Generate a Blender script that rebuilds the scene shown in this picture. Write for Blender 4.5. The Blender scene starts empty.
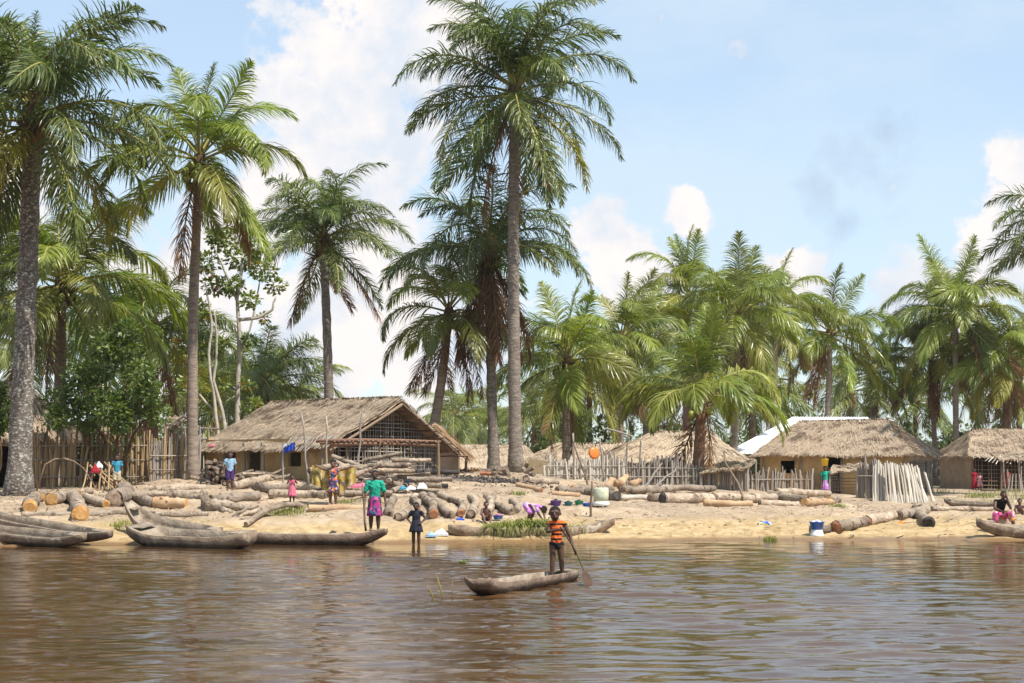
import bpy, bmesh, math, random
import numpy as np
from mathutils import Vector, Matrix, Euler
random.seed(7); np.random.seed(7)
R = math.radians
scene = bpy.context.scene
col = scene.collection

# ------------------------------------------------------------------ camera
F = 1700.0                       # focal length in pixels at 1024 wide
HC = 1.825                       # eye height above the river, from a boat
PITCH = math.atan(128.5 / F)
cam_d = bpy.data.cameras.new('camera'); cam = bpy.data.objects.new('camera', cam_d); col.objects.link(cam)
cam_d.sensor_width = 36.0; cam_d.lens = F / 1024 * 36.0
cam_d.clip_start = 0.1; cam_d.clip_end = 6000
cam.location = (0, 0, HC); cam.rotation_euler = (math.pi / 2 + PITCH, 0, 0)
scene.camera = cam

# ------------------------------------------------------------------ light
SUN_EL, SUN_AZ = 58.0, 128.0     # azimuth clockwise from +Y: to the right and behind the boat
world = bpy.data.worlds.new('World'); scene.world = world; world.use_nodes = True
sun_d = bpy.data.lights.new('sun', 'SUN'); sun = bpy.data.objects.new('sun', sun_d); col.objects.link(sun)
sun_d.energy = 4.9; sun_d.angle = R(0.53); sun_d.color = (1.0, 0.955, 0.88)
sdir = Vector((math.sin(R(SUN_AZ)) * math.cos(R(SUN_EL)), math.cos(R(SUN_AZ)) * math.cos(R(SUN_EL)), math.sin(R(SUN_EL))))
sun.rotation_euler = (-sdir).to_track_quat('-Z', 'Y').to_euler()
sun.location = (20, -10, 40)
vs = scene.view_settings
vs.view_transform = 'Standard'; vs.look = 'None'; vs.exposure = 0.56; vs.gamma = 1.0; vs.use_curve_mapping = False
scene.cycles.max_bounces = 6; scene.cycles.diffuse_bounces = 3; scene.cycles.glossy_bounces = 3
scene.cycles.transmission_bounces = 4; scene.cycles.transparent_max_bounces = 6; scene.cycles.volume_bounces = 0
scene.cycles.caustics_reflective = False; scene.cycles.caustics_refractive = False
scene.cycles.sample_clamp_indirect = 4.0
SKY = 0.136

def ray(px, py):
    a = (px - 512.0) / F; b = (341.5 - py) / F
    c, s = math.cos(PITCH), math.sin(PITCH)
    return a, c - b * s, s + b * c
def P(px, py, Y):
    a, d, e = ray(px, py); k = Y / d
    return Vector((a * k, Y, HC + e * k))
def XatY(px, Y):
    return P(px, 470, Y).x

def build_sky():
    nt = world.node_tree; N = nt.nodes; L = nt.links; N.clear()
    def n(t, **kw):
        o = N.new(t)
        for k, v in kw.items(): setattr(o, k, v)
        return o
    def mth(op, a, b=None, clamp=False):
        o = n('ShaderNodeMath', operation=op, use_clamp=clamp)
        for i, v in enumerate((a, b)):
            if v is None: continue
            if isinstance(v, (int, float)): o.inputs[i].default_value = v
            else: L.new(v, o.inputs[i])
        return o.outputs[0]
    sky = n('ShaderNodeTexSky', sky_type='NISHITA', sun_disc=False)
    sky.sun_elevation = R(SUN_EL); sky.sun_rotation = R(SUN_AZ)
    sky.air_density = 1.0; sky.dust_density = 0.7; sky.ozone_density = 2.0
    tc = n('ShaderNodeTexCoord'); D = tc.outputs['Generated']
    def noise(scale, detail, rough=0.55, off=0.0, stretch=(1, 1, 1)):
        m = n('ShaderNodeMapping'); m.inputs['Location'].default_value = (off, off * .7, off * .3); m.inputs['Scale'].default_value = stretch
        L.new(D, m.inputs['Vector'])
        o = n('ShaderNodeTexNoise'); o.inputs['Scale'].default_value = scale; o.inputs['Detail'].default_value = detail
        o.inputs['Roughness'].default_value = rough
        L.new(m.outputs[0], o.inputs['Vector']); return o.outputs['Fac']
    # cumulus heaps, each at a direction in the sky
    blobs = [(300, 95, 62), (345, 60, 85), (400, 40, 90), (330, 130, 75), (440, 20, 70), (380, 150, 80), (290, 190, 75),
             (250, 230, 70), (360, 250, 100), (320, 330, 110), (430, 330, 110), (190, 330, 100),
             (622, 262, 46), (600, 230, 34), (650, 285, 46), (688, 210, 26), (790, 282, 38), (815, 300, 34),
             (1018, 160, 36), (1050, 200, 70), (930, 300, 60), (985, 260, 50), (-60, 250, 140), (1150, 260, 90)]
    tot = None
    for bx, by, r in blobs:
        d = Vector(ray(bx, by)).normalized()
        vd = n('ShaderNodeVectorMath', operation='DISTANCE'); vd.inputs[1].default_value = d; L.new(D, vd.inputs[0])
        mr = n('ShaderNodeMapRange'); mr.inputs[1].default_value = r / F * 1.30; mr.inputs[2].default_value = r / F * .2
        mr.inputs[3].default_value = 0; mr.inputs[4].default_value = 1
        L.new(vd.outputs['Value'], mr.inputs[0])
        tot = mr.outputs[0] if tot is None else mth('MAXIMUM', tot, mr.outputs[0])
    puffs = noise(34, 10, .60, 3.1)
    wide = noise(5, 5, .55, 8.2, (1, 1, 2.2))
    dens = mth('ADD', mth('MULTIPLY', tot, 1.0), mth('MULTIPLY', mth('SUBTRACT', puffs, .5), 2.3))
    sharp = n('ShaderNodeMapRange', interpolation_type='SMOOTHSTEP')
    sharp.inputs[1].default_value = .26; sharp.inputs[2].default_value = .62; L.new(dens, sharp.inputs[0])
    # thin veil of high cloud all round
    veil = n('ShaderNodeMapRange', interpolation_type='SMOOTHSTEP')
    veil.inputs[1].default_value = .42; veil.inputs[2].default_value = .72; veil.inputs[3].default_value = .46; veil.inputs[4].default_value = .78
    L.new(wide, veil.inputs[0])
    # cloud colour: cream tops, faint blue grey bellies
    tone = noise(14, 6, .6, 1.3)
    ramp = n('ShaderNodeValToRGB'); L.new(tone, ramp.inputs[0])
    e = ramp.color_ramp.elements
    e[0].position = .40; e[0].color = (.53 / SKY, .575 / SKY, .64 / SKY, 1)
    e[1].position = .56; e[1].color = (.72 / SKY, .675 / SKY, .655 / SKY, 1)
    mixv = n('ShaderNodeMix', data_type='RGBA'); L.new(veil.outputs[0], mixv.inputs[0]); L.new(sky.outputs[0], mixv.inputs[6])
    mixv.inputs[7].default_value = (.50 / SKY, .595 / SKY, .67 / SKY, 1)
    # two small grey wisps, right
    gtot = None
    for bx, by, r in ((855, 160, 50), (820, 195, 40), (845, 222, 26), (880, 130, 30)):
        d = Vector(ray(bx, by)).normalized()
        vd = n('ShaderNodeVectorMath', operation='DISTANCE'); vd.inputs[1].default_value = d; L.new(D, vd.inputs[0])
        mr = n('ShaderNodeMapRange'); mr.inputs[1].default_value = r / F * 1.15; mr.inputs[2].default_value = 0
        mr.inputs[3].default_value = 0; mr.inputs[4].default_value = 1; L.new(vd.outputs['Value'], mr.inputs[0])
        gtot = mr.outputs[0] if gtot is None else mth('MAXIMUM', gtot, mr.outputs[0])
    g = mth('MULTIPLY', mth('ADD', gtot, mth('MULTIPLY', mth('SUBTRACT', puffs, .58), 3.0)), .62, True)
    mixg = n('ShaderNodeMix', data_type='RGBA'); L.new(g, mixg.inputs[0]); L.new(mixv.outputs[2], mixg.inputs[6])
    mixg.inputs[7].default_value = (.33 / SKY, .40 / SKY, .52 / SKY, 1)
    mix = n('ShaderNodeMix', data_type='RGBA'); L.new(sharp.outputs[0], mix.inputs[0]); L.new(mixg.outputs[2], mix.inputs[6]); L.new(ramp.outputs[0], mix.inputs[7])
    bg = n('ShaderNodeBackground'); bg.inputs['Strength'].default_value = SKY
    L.new(mix.outputs[2], bg.inputs['Color'])
    out = n('ShaderNodeOutputWorld'); L.new(bg.outputs[0], out.inputs[0])
build_sky()

# ------------------------------------------------------------------ helpers
class MB:
    """collects geometry for ONE mesh"""
    def __init__(s): s.v = []; s.f = []; s.m = []
    def add(s, vs_, fs_, m=0):
        o = len(s.v); s.v.extend([tuple(v) for v in vs_]); s.f.extend([tuple(i + o for i in f) for f in fs_]); s.m.extend([m] * len(fs_))
    def tube(s, pts, rad, n=8, caps=True, m=0, mcap=None, wob=0.0, rng=random, flat=1.0, rx=None):
        pts = [Vector(p) for p in pts]; k = len(pts)
        vs_ = []; fs_ = []
        T0 = (pts[1] - pts[0]).normalized()
        up = Vector((0, 0, 1)) if abs(T0.z) < .9 else Vector((1, 0, 0))
        for i, p in enumerate(pts):
            T = (pts[min(i + 1, k - 1)] - pts[max(i - 1, 0)]).normalized()
            A = T.cross(up).normalized(); B = A.cross(T).normalized()
            for j in range(n):
                a = 2 * math.pi * j / n
                r = rad[i] * (1 + wob * (rng.random() - .5))
                vs_.append(p + A * math.cos(a) * r + B * math.sin(a) * r * flat)
        for i in range(k - 1):
            for j in range(n):
                fs_.append((i * n + j, i * n + (j + 1) % n, (i + 1) * n + (j + 1) % n, (i + 1) * n + j))
        s.add(vs_, fs_, m)
        if caps:
            o = len(s.v) - len(vs_)
            s.f.append(tuple(o + j for j in reversed(range(n)))); s.m.append(m if mcap is None else mcap)
            s.f.append(tuple(o + (k - 1) * n + j for j in range(n))); s.m.append(m if mcap is None else mcap)
    def box(s, c, sx, sy, sz, M=None, m=0):
        c = Vector(c); vs_ = []
        for dx in (-.5, .5):
            for dy in (-.5, .5):
                for dz in (-.5, .5):
                    v = Vector((dx * sx, dy * sy, dz * sz))
                    if M is not None: v = M @ v
                    vs_.append(c + v)
        s.add(vs_, [(0, 1, 3, 2), (4, 6, 7, 5), (0, 4, 5, 1), (2, 3, 7, 6), (0, 2, 6, 4), (1, 5, 7, 3)], m)
    def prism(s, poly, off, m=0):
        """polygon (3d points) extruded by the vector off"""
        n = len(poly); off = Vector(off); a = [Vector(p) for p in poly]; b = [p + off for p in a]
        s.add(a + b, [tuple(reversed(range(n))), tuple(range(n, 2 * n))] + [(i, (i + 1) % n, n + (i + 1) % n, n + i) for i in range(n)], m)
    def ball(s, c, rx, ry, rz, n=10, k=7, M=None, m=0):
        c = Vector(c); vs_ = []; fs_ = []
        for i in range(k + 1):
            th = math.pi * i / k
            for j in range(n):
                ph = 2 * math.pi * j / n
                v = Vector((rx * math.sin(th) * math.cos(ph), ry * math.sin(th) * math.sin(ph), rz * math.cos(th)))
                if M is not None: v = M @ v
                vs_.append(c + v)
        for i in range(k):
            for j in range(n):
                fs_.append((i * n + j, (i + 1) * n + j, (i + 1) * n + (j + 1) % n, i * n + (j + 1) % n))
        s.add(vs_, fs_, m)
    def mesh(s, name, mats, smooth=True, origin=None):
        me = bpy.data.meshes.new(name)
        v = s.v
        if origin is not None:
            v = [(a - origin[0], b - origin[1], c - origin[2]) for a, b, c in v]
        me.from_pydata(v, [], s.f)
        for mt in (mats if isinstance(mats, (list, tuple)) else [mats]): me.materials.append(mt)
        me.polygons.foreach_set('material_index', s.m)
        if smooth: me.polygons.foreach_set('use_smooth', [True] * len(s.f))
        me.update(); return me

def props(o, label=None, cat=None, group=None, kind=None):
    if label: o['label'] = label
    if cat: o['category'] = cat
    if group: o['group'] = group
    if kind: o['kind'] = kind
    return o
def thing(name, label, cat, loc, group=None):
    o = bpy.data.objects.new(name, None); col.objects.link(o); o.location = loc
    o.empty_display_size = .1
    return props(o, label, cat, group)
def wloc(o):
    v = Vector((0, 0, 0))
    while o is not None: v += o.location; o = o.parent
    return v
def link(name, me, parent=None, M=None):
    """M is a world matrix; parents only translate"""
    o = bpy.data.objects.new(name, me); col.objects.link(o)
    if M is not None:
        if parent is not None: M = Matrix.Translation(-wloc(parent)) @ M
        o.matrix_basis = M
    if parent is not None: o.parent = parent
    return o
def part(name, mb, mats, parent, smooth=True, kind=None, label=None):
    """mesh given in world coordinates, stored about its parent's origin"""
    o = link(name, mb.mesh(name, mats, smooth, wloc(parent)), parent)
    return props(o, label=label, kind=kind)
def solo(name, mb, mats, loc, label, cat, group=None, smooth=True, kind=None):
    """a thing that is one mesh, world coordinates in, origin at loc"""
    o = link(name, mb.mesh(name, mats, smooth, loc)); o.location = loc
    return props(o, label, cat, group, kind)

def vnoise(x, y, seed=0):
    xi = np.floor(x).astype(np.int64); yi = np.floor(y).astype(np.int64); fx = x - xi; fy = y - yi
    fx = fx * fx * (3 - 2 * fx); fy = fy * fy * (3 - 2 * fy)
    def h(a, b):
        n = (a * 374761393 + b * 668265263 + seed * 974711) & 0xffffffff
        n = ((n ^ (n >> 13)) * 1274126177) & 0xffffffff
        return ((n ^ (n >> 16)) & 0xffff) / 65535.0
    return (h(xi, yi) * (1 - fx) + h(xi + 1, yi) * fx) * (1 - fy) + (h(xi, yi + 1) * (1 - fx) + h(xi + 1, yi + 1) * fx) * fy

# ------------------------------------------------------------------ materials
MATS = {}
def mat(name, c1, c2=None, scale=4.0, rough=.85, bump=0.0, bscale=None, stretch=(1, 1, 1), rnd=0.0, spec=.3,
        detail=5.0, lo=.35, hi=.65, coord='Object', spots=None, sheen=0.0, transl=None, c3=None, hue=0.0, dist=.03):
    """two-colour noise material; rnd varies each object's brightness; transl adds light through a leaf"""
    m = bpy.data.materials.new(name); m.use_nodes = True; nt = m.node_tree; N = nt.nodes; L = nt.links
    bs = N['Principled BSDF']; out = N['Material Output']
    bs.inputs['Roughness'].default_value = rough; bs.inputs['Specular IOR Level'].default_value = spec
    tc = N.new('ShaderNodeTexCoord'); mp = N.new('ShaderNodeMapping'); mp.inputs['Scale'].default_value = stretch
    L.new(tc.outputs[coord], mp.inputs['Vector'])
    oi = N.new('ShaderNodeObjectInfo')
    # shift the pattern from object to object
    sh = N.new('ShaderNodeVectorMath'); sh.operation = 'ADD'; L.new(mp.outputs[0], sh.inputs[0])
    sc_ = N.new('ShaderNodeMath'); sc_.operation = 'MULTIPLY'; sc_.inputs[1].default_value = 37.0; L.new(oi.outputs['Random'], sc_.inputs[0])
    cb = N.new('ShaderNodeCombineXYZ'); L.new(sc_.outputs[0], cb.inputs[0]); L.new(sc_.outputs[0], cb.inputs[1]); L.new(cb.outputs[0], sh.inputs[1])
    nz = N.new('ShaderNodeTexNoise'); nz.inputs['Scale'].default_value = scale; nz.inputs['Detail'].default_value = detail; nz.inputs['Roughness'].default_value = .6
    L.new(sh.outputs[0], nz.inputs['Vector'])
    rp = N.new('ShaderNodeValToRGB'); L.new(nz.outputs['Fac'], rp.inputs[0])
    e = rp.color_ramp.elements; e[0].position = lo; e[1].position = hi
    c2 = c2 or c1
    e[0].color = (*c1, 1); e[1].color = (*c2, 1)
    if c3: k = e.new((lo + hi) / 2 + .12); k.color = (*c3, 1)
    c = rp.outputs[0]
    if spots:
        sp_c, sp_scale, sp_lo = spots
        n2 = N.new('ShaderNodeTexNoise'); n2.inputs['Scale'].default_value = sp_scale; n2.inputs['Detail'].default_value = 6; L.new(sh.outputs[0], n2.inputs['Vector'])
        mr = N.new('ShaderNodeMapRange'); mr.inputs[1].default_value = sp_lo; mr.inputs[2].default_value = sp_lo + .08; L.new(n2.outputs['Fac'], mr.inputs[0])
        mx = N.new('ShaderNodeMix'); mx.data_type = 'RGBA'; L.new(mr.outputs[0], mx.inputs[0]); L.new(c, mx.inputs[6]); mx.inputs[7].default_value = (*sp_c, 1)
        c = mx.outputs[2]
    if rnd or hue:
        hs = N.new('ShaderNodeHueSaturation'); L.new(c, hs.inputs['Color'])
        mr = N.new('ShaderNodeMapRange'); mr.inputs[3].default_value = 1 - rnd; mr.inputs[4].default_value = 1 + rnd; L.new(oi.outputs['Random'], mr.inputs[0])
        L.new(mr.outputs[0], hs.inputs['Value'])
        if hue:
            w = N.new('ShaderNodeMath'); w.operation = 'MULTIPLY'; w.inputs[1].default_value = 7.31; L.new(oi.outputs['Random'], w.inputs[0])
            fr = N.new('ShaderNodeMath'); fr.operation = 'FRACT'; L.new(w.outputs[0], fr.inputs[0])
            m2 = N.new('ShaderNodeMapRange'); m2.inputs[3].default_value = .5 - hue; m2.inputs[4].default_value = .5 + hue; L.new(fr.outputs[0], m2.inputs[0])
            L.new(m2.outputs[0], hs.inputs['Hue'])
        c = hs.outputs[0]
    L.new(c, bs.inputs['Base Color'])
    if bump:
        nb = N.new('ShaderNodeTexNoise'); nb.inputs['Scale'].default_value = bscale or scale * 3; nb.inputs['Detail'].default_value = 6
        L.new(sh.outputs[0], nb.inputs['Vector'])
        bp = N.new('ShaderNodeBump'); bp.inputs['Strength'].default_value = bump; bp.inputs['Distance'].default_value = dist
        L.new(nb.outputs['Fac'], bp.inputs['Height']); L.new(bp.outputs[0], bs.inputs['Normal'])
    if transl:
        tr = N.new('ShaderNodeBsdfTranslucent'); hs2 = N.new('ShaderNodeMix'); hs2.data_type = 'RGBA'; hs2.blend_type = 'MULTIPLY'; hs2.inputs[0].default_value = 1
        L.new(c, hs2.inputs[6]); hs2.inputs[7].default_value = (*transl[1], 1); L.new(hs2.outputs[2], tr.inputs['Color'])
        ms = N.new('ShaderNodeMixShader'); ms.inputs[0].default_value = transl[0]
        L.new(bs.outputs[0], ms.inputs[1]); L.new(tr.outputs[0], ms.inputs[2]); L.new(ms.outputs[0], out.inputs['Surface'])
    MATS[name] = m
    return m

# foliage
mat('coco_leaf', (.125, .160, .026), (.290, .310, .058), 2.0, .36, rnd=.28, spec=.55, hue=.022, transl=(.36, (1.25, 1.35, .5)))
mat('oil_leaf', (.072, .104, .024), (.148, .182, .044), 2.0, .38, rnd=.28, spec=.55, hue=.016, transl=(.30, (1.2, 1.35, .5)))
mat('far_leaf', (.100, .134, .030), (.215, .240, .058), 2.0, .5, rnd=.30, spec=.4, hue=.02, transl=(.34, (1.2, 1.3, .55)))
mat('yellow_leaf', (.22, .22, .03), (.34, .30, .05), 2.0, .45, rnd=.2, spec=.4, transl=(.35, (1.2, 1.2, .5)))
mat('dead_leaf', (.15, .075, .035), (.27, .15, .07), 3.0, .8, rnd=.3, transl=(.2, (1.2, 1, .6)))
mat('bush_leaf', (.075, .115, .024), (.165, .210, .048), .9, .42, rnd=.12, spec=.5, transl=(.28, (1.2, 1.4, .5)))
mat('wide_leaf', (.10, .15, .028), (.21, .25, .05), 1.2, .42, spec=.5, spots=((.42, .16, .03), 1.7, .60), transl=(.30, (1.2, 1.3, .5)))
mat('wood_leaf', (.075, .100, .034), (.130, .155, .052), .35, .6, rnd=.2, spec=.3, transl=(.25, (1.2, 1.3, .6)))
mat('weed', (.14, .17, .035), (.32, .33, .09), 3.0, .6, rnd=.2, transl=(.3, (1.2, 1.2, .5)))
mat('rachis', (.24, .24, .06), (.30, .26, .08), 3.0, .5)
mat('boot', (.075, .045, .025), (.16, .10, .05), 6.0, .9, bump=.6)
mat('coconut', (.16, .20, .03), (.30, .30, .05), 6.0, .4, rnd=.2, spec=.5)
# trunks
mat('coco_trunk', (.17, .13, .10), (.33, .262, .20), 3.5, .9, bump=1.0, bscale=10, stretch=(1, 1, 5), rnd=.12)
mat('oil_trunk', (.115, .092, .074), (.25, .205, .165), 4.0, .92, bump=1.0, bscale=9, stretch=(1, 1, 3), rnd=.08, spots=((.34, .31, .26), 9.0, .60))
mat('lichen_trunk', (.085, .068, .055), (.175, .145, .12), 5.0, .92, bump=1.0, bscale=9, stretch=(1, 1, 1.6), spots=((.36, .35, .30), 11.0, .54))
mat('red_trunk', (.17, .085, .055), (.28, .17, .12), 4.0, .92, bump=.9, bscale=10, rnd=.1)
mat('pale_trunk', (.30, .26, .21), (.46, .42, .35), 4.0, .9, bump=.4, bscale=12, rnd=.05)
# wood
mat('bark', (.215, .160, .112), (.42, .335, .25), 2.6, .92, bump=1.0, bscale=13, dist=.07, rnd=.30, spots=((.13, .095, .07), 3.0, .58))
mat('bark_dark', (.14, .105, .078), (.27, .215, .165), 2.8, .92, bump=1.0, bscale=13, dist=.07, rnd=.15, spots=((.07, .05, .04), 3.0, .60))
mat('bark_warm', (.33, .20, .11), (.47, .33, .20), 2.5, .9, bump=.6, bscale=9, rnd=.12)
mat('cut_fresh', (.36, .175, .055), (.55, .33, .13), 7.0, .8, bump=.3, rnd=.12, spots=((.40, .16, .05), 5.0, .60))
mat('cut_old', (.17, .115, .08), (.33, .24, .17), 7.0, .9, bump=.4, rnd=.2, spots=((.05, .035, .03), 5.0, .55))
mat('cut_red', (.24, .095, .05), (.40, .19, .10), 7.0, .85, bump=.3, rnd=.15)
mat('charred', (.025, .022, .02), (.08, .07, .06), 6.0, .9, bump=.6, rnd=.2)
mat('pole_grey', (.20, .17, .14), (.36, .31, .26), 3.0, .9, bump=.4, stretch=(6, 6, .6), rnd=.25)
mat('pole_brown', (.12, .082, .052), (.26, .185, .12), 3.0, .9, bump=.4, stretch=(6, 6, .6), rnd=.30)
mat('pole_white', (.38, .335, .275), (.58, .525, .44), 3.0, .88, bump=.3, stretch=(6, 6, .6), rnd=.20, spots=((.30, .25, .20), 4.0, .64))
mat('bamboo', (.25, .165, .085), (.44, .31, .17), 3.0, .7, bump=.2, stretch=(4, 4, .7), rnd=.35)
mat('rack_red', (.17, .09, .06), (.30, .18, .12), 3.0, .9, bump=.4, stretch=(4, 4, .7), rnd=.15)
mat('canoe', (.135, .092, .060), (.285, .21, .145), 3.4, .85, bump=.8, bscale=16, rnd=.12, spots=((.36, .30, .23), 3.5, .62))
mat('canoe_in', (.17, .13, .095), (.33, .265, .195), 3.6, .9, bump=.8, bscale=16, rnd=.1)
mat('canoe_wet', (.10, .064, .042), (.215, .15, .105), 3.6, .6, bump=.8, bscale=16, rnd=.1)
mat('paddle', (.05, .028, .018), (.10, .06, .038), 4.0, .6, bump=.2)
# houses
mat('thatch', (.24, .172, .11), (.42, .315, .21), 3.2, .95, bump=.8, bscale=22, spots=((.12, .085, .06), 2.0, .60))
mat('straw', (.25, .187, .128), (.50, .39, .28), 13, .92, spots=((.165, .118, .08), 1.5, .56))
mat('straw_dark', (.235, .172, .115), (.46, .355, .25), 13, .92, spots=((.15, .105, .072), 1.4, .56))
mat('straw_light', (.34, .26, .18), (.55, .44, .315), 13, .92, spots=((.26, .19, .13), 1.2, .63))
mat('straw_rust', (.30, .17, .085), (.46, .30, .17), .8, .92)
mat('mud', (.40, .265, .125), (.52, .37, .19), 2.0, .95, bump=.5, bscale=8, spots=((.27, .19, .12), 1.5, .60))
mat('mud_grey', (.27, .205, .15), (.38, .30, .225), 2.0, .95, bump=.5, bscale=8)
mat('interior_shade', (.035, .026, .02), (.06, .045, .034), 2.0, .95)  # near-black colour standing in for the shade inside the huts
mat('metal_roof', (.80, .82, .84), (.88, .89, .90), 2.0, .45, spec=.5)
# cloth and plastic
for nme, c in dict(cloth_green=(.02, .33, .22), cloth_blue=(.035, .09, .50), cloth_pink=(.60, .15, .22), cloth_lightpink=(.72, .32, .36),
                   cloth_white=(.75, .75, .74), cloth_navy=(.022, .024, .035), cloth_red=(.28, .016, .028), cloth_black=(.013, .013, .015),
                   cloth_paleblue=(.28, .42, .55), cloth_purple=(.07, .035, .13), cloth_teal=(.05, .25, .36), cloth_orange=(.78, .19, .02),
                   cloth_khaki=(.50, .42, .28), cloth_tan=(.32, .25, .15)).items():
    mat(nme, tuple(.85 * x for x in c), c, 9.0, .85, bump=.35, bscale=16, spec=.2)
for nme, c in dict(plastic_blue=(.02, .12, .55), plastic_purple=(.14, .07, .38), plastic_green=(.02, .33, .16), plastic_teal=(.03, .22, .33),
                   plastic_yellow=(.80, .55, .01), plastic_white=(.74, .74, .70), plastic_orange=(.62, .17, .02)).items():
    mat(nme, tuple(.9 * x for x in c), c, 5.0, .35, spec=.5)
mat('woven', (.42, .44, .30), (.58, .58, .42), 22.0, .8, bump=.5, bscale=40)
mat('skin', (.070, .034, .020), (.110, .056, .035), 6.0, .55, spec=.35)
mat('skin_red', (.12, .055, .036), (.15, .072, .048), 6.0, .45, spec=.5)
mat('hair', (.010, .008, .007), (.018, .015, .013), 60.0, .8, bump=.8, bscale=90)
mat('eye_white', (.75, .72, .68), None, 3, .3); mat('pupil', (.008, .006, .005), None, 3, .2); mat('lips', (.16, .055, .045), None, 3, .4)

def pattern(name, base, cols, scale, kind='voronoi', axis=2, thr=.5):
    """printed cloth: blotches of several colours, or stripes"""
    m = bpy.data.materials.new(name); m.use_nodes = True; nt = m.node_tree; N = nt.nodes; L = nt.links; bs = N['Principled BSDF']
    bs.inputs['Roughness'].default_value = .85; bs.inputs['Specular IOR Level'].default_value = .2
    tc = N.new('ShaderNodeTexCoord'); rp = N.new('ShaderNodeValToRGB'); rp.color_ramp.interpolation = 'CONSTANT'
    if kind == 'voronoi':
        vo = N.new('ShaderNodeTexVoronoi'); vo.inputs['Scale'].default_value = scale; L.new(tc.outputs['Object'], vo.inputs['Vector'])
        sp = N.new('ShaderNodeSeparateColor'); L.new(vo.outputs['Color'], sp.inputs[0]); L.new(sp.outputs[0], rp.inputs[0])
    else:
        sp = N.new('ShaderNodeSeparateXYZ'); L.new(tc.outputs['Object'], sp.inputs[0])
        mu = N.new('ShaderNodeMath'); mu.operation = 'MULTIPLY'; mu.inputs[1].default_value = scale; L.new(sp.outputs[axis], mu.inputs[0])
        fr = N.new('ShaderNodeMath'); fr.operation = 'FRACT'; L.new(mu.outputs[0], fr.inputs[0]); L.new(fr.outputs[0], rp.inputs[0])
    e = rp.color_ramp.elements; e[0].position = 0; e[0].color = (*base, 1); e[1].position = thr; e[1].color = (*cols[0], 1)
    for i, c in enumerate(cols[1:]): k = e.new(thr + (1 - thr) * (i + 1) / len(cols)); k.color = (*c, 1)
    L.new(rp.outputs[0], bs.inputs['Base Color']); MATS[name] = m
pattern('stripe_orange', (.012, .010, .010), [(.70, .14, .03)], 12.5, 'stripe', 2, .40)
pattern('print_skirt', (.33, .035, .16), [(.04, .03, .10), (.52, .10, .25), (.05, .12, .22)], 15, thr=.45)
pattern('print_dress', (.05, .04, .09), [(.50, .09, .06), (.55, .35, .08), (.10, .12, .30)], 17, thr=.5)
pattern('print_yellow', (.40, .27, .07), [(.52, .40, .14), (.22, .17, .06), (.46, .36, .22)], 8, thr=.5)
pattern('print_pinkyellow', (.55, .10, .22), [(.60, .34, .06), (.62, .46, .38), (.34, .05, .18)], 10, thr=.45)
pattern('print_mauve', (.45, .16, .45), [(.30, .25, .60), (.62, .38, .55)], 14, thr=.5)
pattern('print_bundle', (.05, .12, .40), [(.70, .55, .06), (.62, .62, .60)], 14, thr=.45)

def wet_below(name, z, k=.42):
    """hulls and stakes are dark with water up to a wavering line above the river"""
    m = MATS[name]; nt = m.node_tree; N = nt.nodes; L = nt.links; bs = N['Principled BSDF']; src = bs.inputs['Base Color'].links[0].from_socket
    ge = N.new('ShaderNodeNewGeometry'); sp = N.new('ShaderNodeSeparateXYZ'); L.new(ge.outputs['Position'], sp.inputs[0])
    nz = N.new('ShaderNodeTexNoise'); nz.inputs['Scale'].default_value = 4; L.new(ge.outputs['Position'], nz.inputs['Vector'])
    ad = N.new('ShaderNodeMath'); ad.operation = 'MULTIPLY_ADD'; L.new(nz.outputs['Fac'], ad.inputs[0]); ad.inputs[1].default_value = -.08; L.new(sp.outputs[2], ad.inputs[2])
    mr = N.new('ShaderNodeMapRange'); mr.inputs[1].default_value = z - .03; mr.inputs[2].default_value = z + .02; L.new(ad.outputs[0], mr.inputs[0])
    mx = N.new('ShaderNodeMix'); mx.data_type = 'RGBA'; mx.blend_type = 'MULTIPLY'; mx.inputs[0].default_value = 1; L.new(src, mx.inputs[6])
    cr = N.new('ShaderNodeMapRange'); cr.inputs[3].default_value = k; cr.inputs[4].default_value = 1; L.new(mr.outputs[0], cr.inputs[0]); L.new(cr.outputs[0], mx.inputs[7]); L.new(mx.outputs[2], bs.inputs['Base Color'])
for q_ in ('canoe', 'canoe_wet'): wet_below(q_, .06)
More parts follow.
